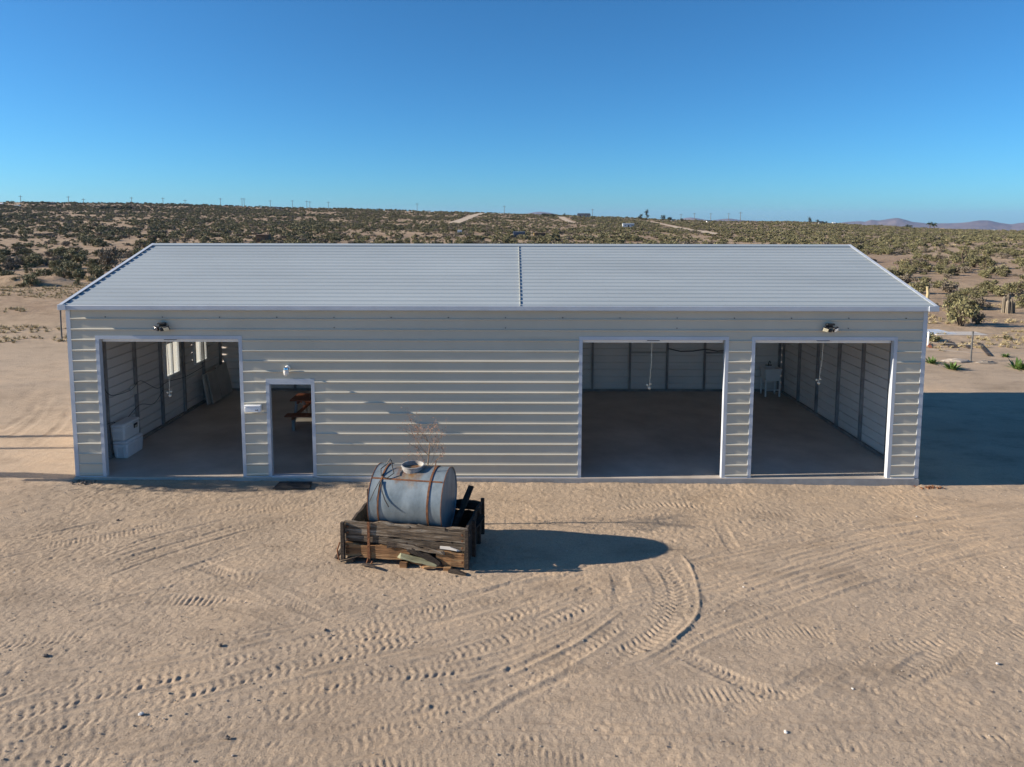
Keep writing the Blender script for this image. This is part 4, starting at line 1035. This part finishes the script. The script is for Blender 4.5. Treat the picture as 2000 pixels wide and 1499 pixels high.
def joshua(px, py, hp, label, mt_='yucca'):
    p = ground_at(px, py); s_ = FPX/((Vector(p)-Vector(CAM)).dot(fw)); h_ = hp/s_
    r = empty('joshua_tree', (p[0], p[1], p[2]-.03), 0, label, 'joshua tree'); R2 = random.Random(px+py); b = MB(); heads = []
    def grow(q, d, l, rr_, dep):
        e = q+d*l; b.tube([q, q+d*l*.5+Vector((R2.uniform(-.03, .03), 0, 0))*h_, e], [rr_, rr_*.9, rr_*.8], 6)
        if dep == 0: heads.append((e, d)); return
        for k in range(R2.choice((2, 3))):
            a = R2.uniform(0, 6.28); grow(e, (d+Vector((math.cos(a), math.sin(a), .25))*.75).normalized(), l*R2.uniform(.55, .8), rr_*.8, dep-1)
    grow(Vector((0, 0, 0)), Vector((0, 0, 1)), h_*.42, h_*.045, 2)
    b.build('trunk', M['bark'], r); b = MB()
    for e, d in heads:
        for k in range(34):
            u = (Vector((R2.gauss(0, 1), R2.gauss(0, 1), R2.gauss(.2, 1))).normalized()*.9+d*.5).normalized(); t = u.orthogonal().normalized()*h_*.012; c = e-d*R2.uniform(0, .14)*h_
            b.add([c-t, c+t, c+u*h_*.13], [(0, 1, 2)])
    b.build('crown', M[mt_], r)
joshua(1880, 524, 44, 'yellowish branching joshua tree in the scrub right of the roof')
joshua(200, 476, 17, 'small joshua tree standing in the scrub above the left roof corner')
joshua(253, 468, 15, 'dark small joshua tree left of the orange lit shed')
joshua(1767, 540, 24, 'short joshua tree beside the right roof slope')
joshua(630, 458, 15, 'slim joshua tree above the left half of the roof')
joshua(1838, 495, 16, 'small joshua tree left of the yellowish branching one')

# fences, posts, scrap
def line_post(px, py, hp, label, mt_, r_=.03):
    p = ground_at(px, py); s_ = FPX/((Vector(p)-Vector(CAM)).dot(fw)); h_ = hp/s_
    r = empty('fence_post', (p[0], p[1], p[2]), 0, label, 'fence post')
    MB().tube([(0, 0, -.1), (0, 0, h_*.5), (.01, 0, h_)], r_, 8).build('post', M[mt_], r)
    MB().lathe([(r_*1.25, h_-.02), (r_*1.25, h_+.01), (0, h_+.03)], 8, Matrix.Translation((.01, 0, 0))).build('post_cap', M[mt_], r)
    return Vector(p), h_
pa, ha = line_post(1896, 706, 58, 'dark steel fence post standing right of the garage', 'steelpost', .032)
pb, hb = line_post(1812, 676, 27, 'short white post next to the right corner of the garage', 'white', .04)
pc, hc = line_post(121, 665, 58, 'thin dark fence post beside the left corner of the garage', 'steelpost', .035)
b = MB()
for z in (.95, .55, .3):
    b.tube([pa+Vector((0, 0, ha*z)), (pa+Vector((-5.3, 3.2, 0)))+Vector((0, 0, ha*z*.9))], .008, 4); b.tube([pa+Vector((0, 0, ha*z)), pa+Vector((14, -1.0, ha*z))], .006, 4)
tag(b.build('fence_wire', M['stud']), 'thin wire strands strung from the dark steel post', 'wire')
pw = ground_at(1830, 650)
o = MB().box(-.9, .9, -.7, .7, .0, .05).build('metal_sheet', M['trim'], None, bevel=.01); o.location = (pw[0]-.3, pw[1], pw[2]); o.rotation_euler = (0, 0, .1); tag(o, 'pale blue metal sheet lying beyond the right corner of the garage', 'metal sheet')
pw = ground_at(1868, 653); o = MB().box(-1.3, 1.3, -.5, .5, .0, .05).build('concrete_pad', M['board'], None, bevel=.01); o.location = (pw[0], pw[1], pw[2]); tag(o, 'flat pale grey slab lying left of the steel fence post', 'slab')
for px0, py0, px1, py1, lb in ((1846, 670, 1856, 680, 'leftmost dark plank lying on the sand by the fence'), (1855, 669, 1866, 680, 'second dark plank lying on the sand by the fence'), (1880, 670, 1893, 682, 'dark plank lying just left of the steel post'), (1911, 672, 1933, 697, 'longest dark plank lying right of the steel post'), (1811, 669, 1817, 680, 'reddish short plank lying against the garage corner')):
    a = ground_at(px0, py0); c = ground_at(px1, py1); d = Vector(c)-Vector(a); L_ = d.length
    o = MB().box(0, L_, -.07, .07, .01, .06).build('plank', M['wood_dark'] if 'red' not in lb else M['redwood'], None, bevel=.006); o.location = (a[0], a[1], max(a[2], c[2])); o.rotation_euler = (0, 0, math.atan2(d.y, d.x)); tag(o, lb, 'plank')
for px, py, s_, lb in ((1868, 707, .55, 'grey stone pile at the foot of the steel fence post'), (1925, 710, .40, 'brown stone right of the steel fence post')):
    p = ground_at(px, py); o = link(bpy.data.objects.new('boulder', stone_mesh(px, M['stone']))); o.location = (p[0], p[1], p[2]+.03); o.scale = (s_, s_*.6, s_*.30); tag(o, lb, 'rock')
# low dirt mound on the left
p = ground_at(55, 556)
b = MB(); n1 = 28; v = []
for j in range(10):
    for i in range(n1):
        u, t = i/(n1-1)*2-1, j/9*2-1
        v.append((u*4.6, t*1.5, max(0, (1-u*u))*max(0, 1-t*t)*(.75+float(vnoise(u*4, t*3, 3))*.6)-.04))
b.add(v, [(j*n1+i, j*n1+i+1, (j+1)*n1+i+1, (j+1)*n1+i) for j in range(9) for i in range(n1-1)])
o = b.build('dirt_mound', M['sand'], None, smooth=True); o.location = p; tag(o, kind='structure')

# ------------------------------------------------------------------ far things
def scale_at(p): return FPX/((Vector(p)-Vector(CAM)).dot(fw))
POLES = [(43,382),(136,383),(165,388),(259,385),(320,386),(363,390),(432,387),(474,387),(478,387),(529,391),(572,391),(600,392),(606,393),(642,394),(815,397),(985,402),(1157,408),(1330,418),(1356,416),(1388,416),(1423,416),(1446,414)]
ORD = 'first second third fourth fifth sixth seventh eighth ninth tenth eleventh twelfth thirteenth fourteenth fifteenth sixteenth seventeenth eighteenth nineteenth twentieth twenty-first twenty-second'.split()
for kp, (px, pt) in enumerate(POLES):
    R__ = 470 if px != 1446 else 400
    p = at_range(px, R__); o_, d = ray(px, pt); top = CAM[2]+R__*d[2]/math.hypot(d[0], d[1]); h_ = top-p[2]
    r = empty('utility_pole', (p[0], p[1], p[2]), 0, ORD[kp]+' thin utility pole from the left along the skyline', 'utility pole', 'utility poles along the skyline')
    MB().tube([(0, 0, -.3), (0, 0, h_)], [.16, .11], 6).build('pole', M['post'], r)
    MB().box(-1.1, 1.1, -.06, .06, h_-.75, h_-.6).build('crossarm', M['post'], r)
def hut(px, py, wp, hp, wall, roof, label, cat, deep=1., end=None, R__=None, roofh=.25, rz=0., name='shed'):
    p = at_range(px, R__) if R__ else ground_at(px, py); s_ = scale_at(p); w_, h_ = wp/s_, hp/s_; d_ = w_*.6*deep
    r = empty(name, (p[0], p[1], p[2]-.1), rz, label, cat)
    MB().box(-w_/2, w_/2, -d_/2, d_/2, 0, h_*(1-roofh)).build('wall', wall, r)
    if end: MB().box(-w_/2-.06, -w_/2-.003, -d_/2+.02, d_/2-.02, 0, h_*(1-roofh)).build('end_wall', end, r)
    b = MB(); z0, z1 = h_*(1-roofh), h_; o_ = .06*w_
    b.add([(-w_/2-o_, -d_/2-o_, z0+.01), (w_/2+o_, -d_/2-o_, z0+.01), (w_/2+o_, d_/2+o_, z0+.01), (-w_/2-o_, d_/2+o_, z0+.01), (-w_/2, 0, z1), (w_/2, 0, z1)], [(0, 1, 5, 4), (2, 3, 4, 5), (1, 2, 5), (3, 0, 4), (0, 3, 2, 1)])
    b.build('roof', roof, r)
    MB().box(-w_*.06, w_*.06, -d_/2-.05, -d_/2-.003, 0, h_*.55).build('door', M['black'], r)
    for k in (-.3, .3): MB().box(w_*k-w_*.05, w_*k+w_*.05, -d_/2-.05, -d_/2-.003, h_*.3, h_*.55).build('window', M['black'], r)
CB = pm('dull_brown', (.10, .06, .035), (.15, .09, .05), .8, .8); CY = pm('ochre_sunlit_end', (.55, .36, .08), (.62, .42, .12), .8, .7); CO = pm('orange_sunlit_end', (.5, .25, .10), (.6, .32, .14), .8, .7)
CBL = pm('dark_blue_sheet', (.07, .09, .13), (.10, .12, .17), .8, .6); CW = pm('white_render', (.7, .7, .68), None, .8, .7); CS = pm('silver_side', (.45, .52, .58), (.55, .6, .65), .4, .4); CD = pm('dark_roof', (.035, .04, .05), (.05, .055, .065), .8, .7)
CT = pm('tan_render', (.38, .28, .2), None, .8, .8)
hut(515, 474, 24, 17, CB, CB, 'square rusty brown shed above the left part of the roof', 'shed', 1.2, None, None, .06)
hut(298, 470, 12, 10, CB, CB, 'small shed with an orange lit end near the left roof corner', 'shed', 1.5, CO, None, .06)  # brown shed; sunlight on its left end is painted in as orange
hut(1014, 464, 22, 12, CBL, CBL, 'small dark blue shed with a white end above the roof', 'shed', 1.0, CW, None, .08)
hut(1054, 465, 22, 11, CB, CB, 'brown shed with a bright yellow end above the roof', 'shed', 1.0, CY, None, .06)  # yellow left end, its sunlit brightness put into the colour
hut(1227, 444, 22, 8, CS, CS, 'pale silver trailer parked by the dirt track', 'trailer', .6, None, None, .06, name='trailer')
hut(898, 456, 8, 7, CS, CS, 'tiny pale hut in the scrub above the roof centre', 'shed', 1., CW, None, .1)
hut(1140, 424, 24, 8, CW, CD, 'dark roofed house on the skyline above the roof centre', 'house', 1., None, 470, .55, name='house')
hut(105, 398, 9, 5, CD, CD, 'small dark house on the left skyline', 'house', 1., None, 470, .5, name='house')
hut(36, 400, 9, 3, CW, CW, 'flat pale house far left below the skyline', 'house', 1., None, 440, .3, name='house')
hut(5, 400, 6, 5, CT, CW, 'tan house at the far left edge of the skyline', 'house', 1., None, 455, .4, name='house')
hut(540, 405, 14, 4, CW, CD, 'low pale house on the skyline left of the roof centre', 'house', 1., None, 470, .5, name='house')
hut(1385, 432, 10, 4, CW, CD, 'low white house on the skyline left of the tall pole', 'house', 1., None, 470, .4, name='house')
hut(1604, 438, 9, 6, CW, CD, 'white house with a dark tree on the right skyline', 'house', 1., None, 470, .4, name='house')
hut(1629, 440, 6, 5, CW, CW, 'small white box house right of the white house', 'house', 1., None, 470, .2, name='house')
hut(1841, 449, 6, 4, CW, CT, 'tiny pale house right of the two palms', 'house', 1., None, 470, .4, name='house')
hut(1115, 427, 5, 4, CT, CT, 'tiny tan tank shed left of the dark roofed house', 'shed', 1., None, 430, .2)
hut(1314, 430, 6, 4, CW, CD, 'tiny white house beside the dark trees', 'house', 1., None, 470, .4, name='house')
hut(1942, 452, 5, 3, CW, CW, 'tiny white house near the right end of the skyline', 'house', 1., None, 480, .3, name='house')
def tree(px, wp, hp, label, R__=465, kind='round', name='tree', loc=None, s_=None, mt_='darkleaf', nl=420, leaf=.16, zr=(.30, .92), lean=0.):
    p = at_range(px, R__) if loc is None else loc; sc = scale_at(p) if s_ is None else s_; w_, h_ = wp/sc, hp/sc
    r = empty(name, (p[0], p[1], p[2]-.1), 0, label, 'tree'); R2 = random.Random(int(px)+3)
    tr_ = MB(); tr_.tube([(0, 0, -.1), (.02*h_, lean*.2, h_*.35), (0, lean*.8, h_*.75)], [.04*h_, .03*h_, .012*h_], 7); cl = []
    for k in range(9):
        a = R2.uniform(0, 6.28); z = h_*R2.uniform(*zr); rr_ = w_*.36*(1 if kind == 'round' else (1.15-z/h_))
        e = Vector((math.cos(a)*rr_*R2.uniform(.2, 1), math.sin(a)*rr_*R2.uniform(.2, 1)+lean, z)); tr_.tube([(0, lean*.5, z*.6), e], [.014*h_, .006*h_], 5); cl.append(e)
    tr_.build('trunk', M['bark'], r); b = MB()
    for k in range(nl):
        e = cl[k % len(cl)]; c = e+Vector((R2.gauss(0, 1)*w_*.11, R2.gauss(0, 1)*w_*.11, R2.gauss(0, 1)*h_*.085))
        u = Vector((R2.gauss(0, 1), R2.gauss(0, 1), R2.gauss(0, 1))).normalized(); t = u.orthogonal().normalized(); q_ = leaf*w_*.35*R2.uniform(.6, 1.3)
        b.add([c-u*q_, c+t*q_*.6, c+u*q_, c-t*q_*.6], [(0, 1, 2, 3)])
    b.build('crown', M[mt_], r)
tree(1250, 11, 11, 'short dark tree left of the tall skyline tree'); tree(1263, 13, 20, 'tallest dark tree on the skyline above the roof', kind='cone'); tree(1295, 12, 12, 'dark round tree right of the tallest skyline tree')
tree(1307, 13, 8, 'low dark tree beside a tiny white house'); tree(1581, 12, 13, 'dark round tree on the right skyline'); tree(1598, 9, 9, 'dark tree beside the white house on the right skyline')
tree(1611, 10, 7, 'low dark bushy tree between the two white houses'); tree(1775, 14, 8, 'dark bushy tree under the purple mountains'); tree(1332, 9, 6, 'low dark tree left of the skyline poles')
tree(1065, 16, 5, 'low dark tree clump below the distant hill'); tree(1080, 12, 5, 'second low dark tree clump below the distant hill'); tree(1103, 6, 7, 'small dark tree left of the dark roofed house')
tree(85, 6, 7, 'small lone tree left of the dark house on the left skyline'); tree(97, 8, 6, 'small bushy tree against the dark house on the left skyline'); tree(128, 5, 6, 'tiny lone tree right of the dark house on the left skyline')
for kp, (px, rr_) in enumerate(((200, 400), (213, 402), (226, 404), (240, 400), (252, 405))):
    tree(px, 14, 6, ORD[kp]+' low dark tree from the left in the row below the left skyline', rr_)
def palm(px, hp, label):
    p = at_range(px, 450); s_ = scale_at(p); h_ = hp/s_; r = empty('palm_tree', (p[0], p[1], p[2]-.1), 0, label, 'palm'); R2 = random.Random(px)
    MB().tube([(0, 0, 0), (.1, 0, h_*.5), (0, 0, h_*.85)], [.28, .2, .2], 7).build('trunk', M['bark'], r); b = MB()
    for k in range(40):
        a = R2.uniform(0, 6.28); e = R2.uniform(-.6, 1.2); d = Vector((math.cos(a)*math.cos(e), math.sin(a)*math.cos(e), math.sin(e))); t = d.orthogonal().normalized()*.18; c = Vector((0, 0, h_*.85))
        b.add([c-t, c+d*1.4+Vector((0, 0, -.2))-t, c+d*2.1+Vector((0, 0, -.6)), c+d*1.4+Vector((0, 0, -.2))+t, c+t], [(0, 1, 2, 3, 4)])
    b.build('crown', M['darkleaf'], r)
palm(1817, 14, 'left one of the two palms under the mountains'); palm(1825, 13, 'right one of the two palms under the mountains')

# ------------------------------------------------------------------ things left of the frame whose long shadows cross the yard
def yard_post(x, y, h_, r_, label):
    r = empty('wooden_post', (x, y, gz(x, y)), 0, label, 'post')
    MB().tube([(0, 0, -.2), (.02, 0, h_*.5), (0, .01, h_)], [r_, r_*.95, r_*.9], 12).build('pole', M['post'], r, smooth=True)
    MB().box(-.3, .3, -.03, .03, h_-.35, h_-.27).build('crossbar', M['post'], r)
yard_post(-20.5, 2.45, 4.6, .10, 'tall wooden post left of the yard casting a long shadow'); yard_post(-18.6, 1.6, 3.2, .07, 'shorter wooden post left of the yard by the tree')
tree(5, 95, 520, 'open desert tree left of the yard shading the doorway', name='desert_tree', loc=(-15.2, .2, gz(-15.2, .2)), s_=100, mt_='creosote', nl=1000, leaf=.16, zr=(.62, .86), lean=-1.05)

# ------------------------------------------------------------------ air
HAZE = True
if HAZE:
    hm = bpy.data.materials.new('air'); hm.use_nodes = True; n = hm.node_tree.nodes; n.clear()
    pv = n.new('ShaderNodeVolumePrincipled'); pv.inputs['Color'].default_value = (.42, .62, 1, 1); pv.inputs['Density'].default_value = 4.5e-5; pv.inputs['Anisotropy'].default_value = .1
    ou = n.new('ShaderNodeOutputMaterial'); hm.node_tree.links.new(pv.outputs[0], ou.inputs['Volume'])
    o = MB().box(-12500, 12500, -700, 12500, -275, 130).build('haze', hm); tag(o, kind='stuff')
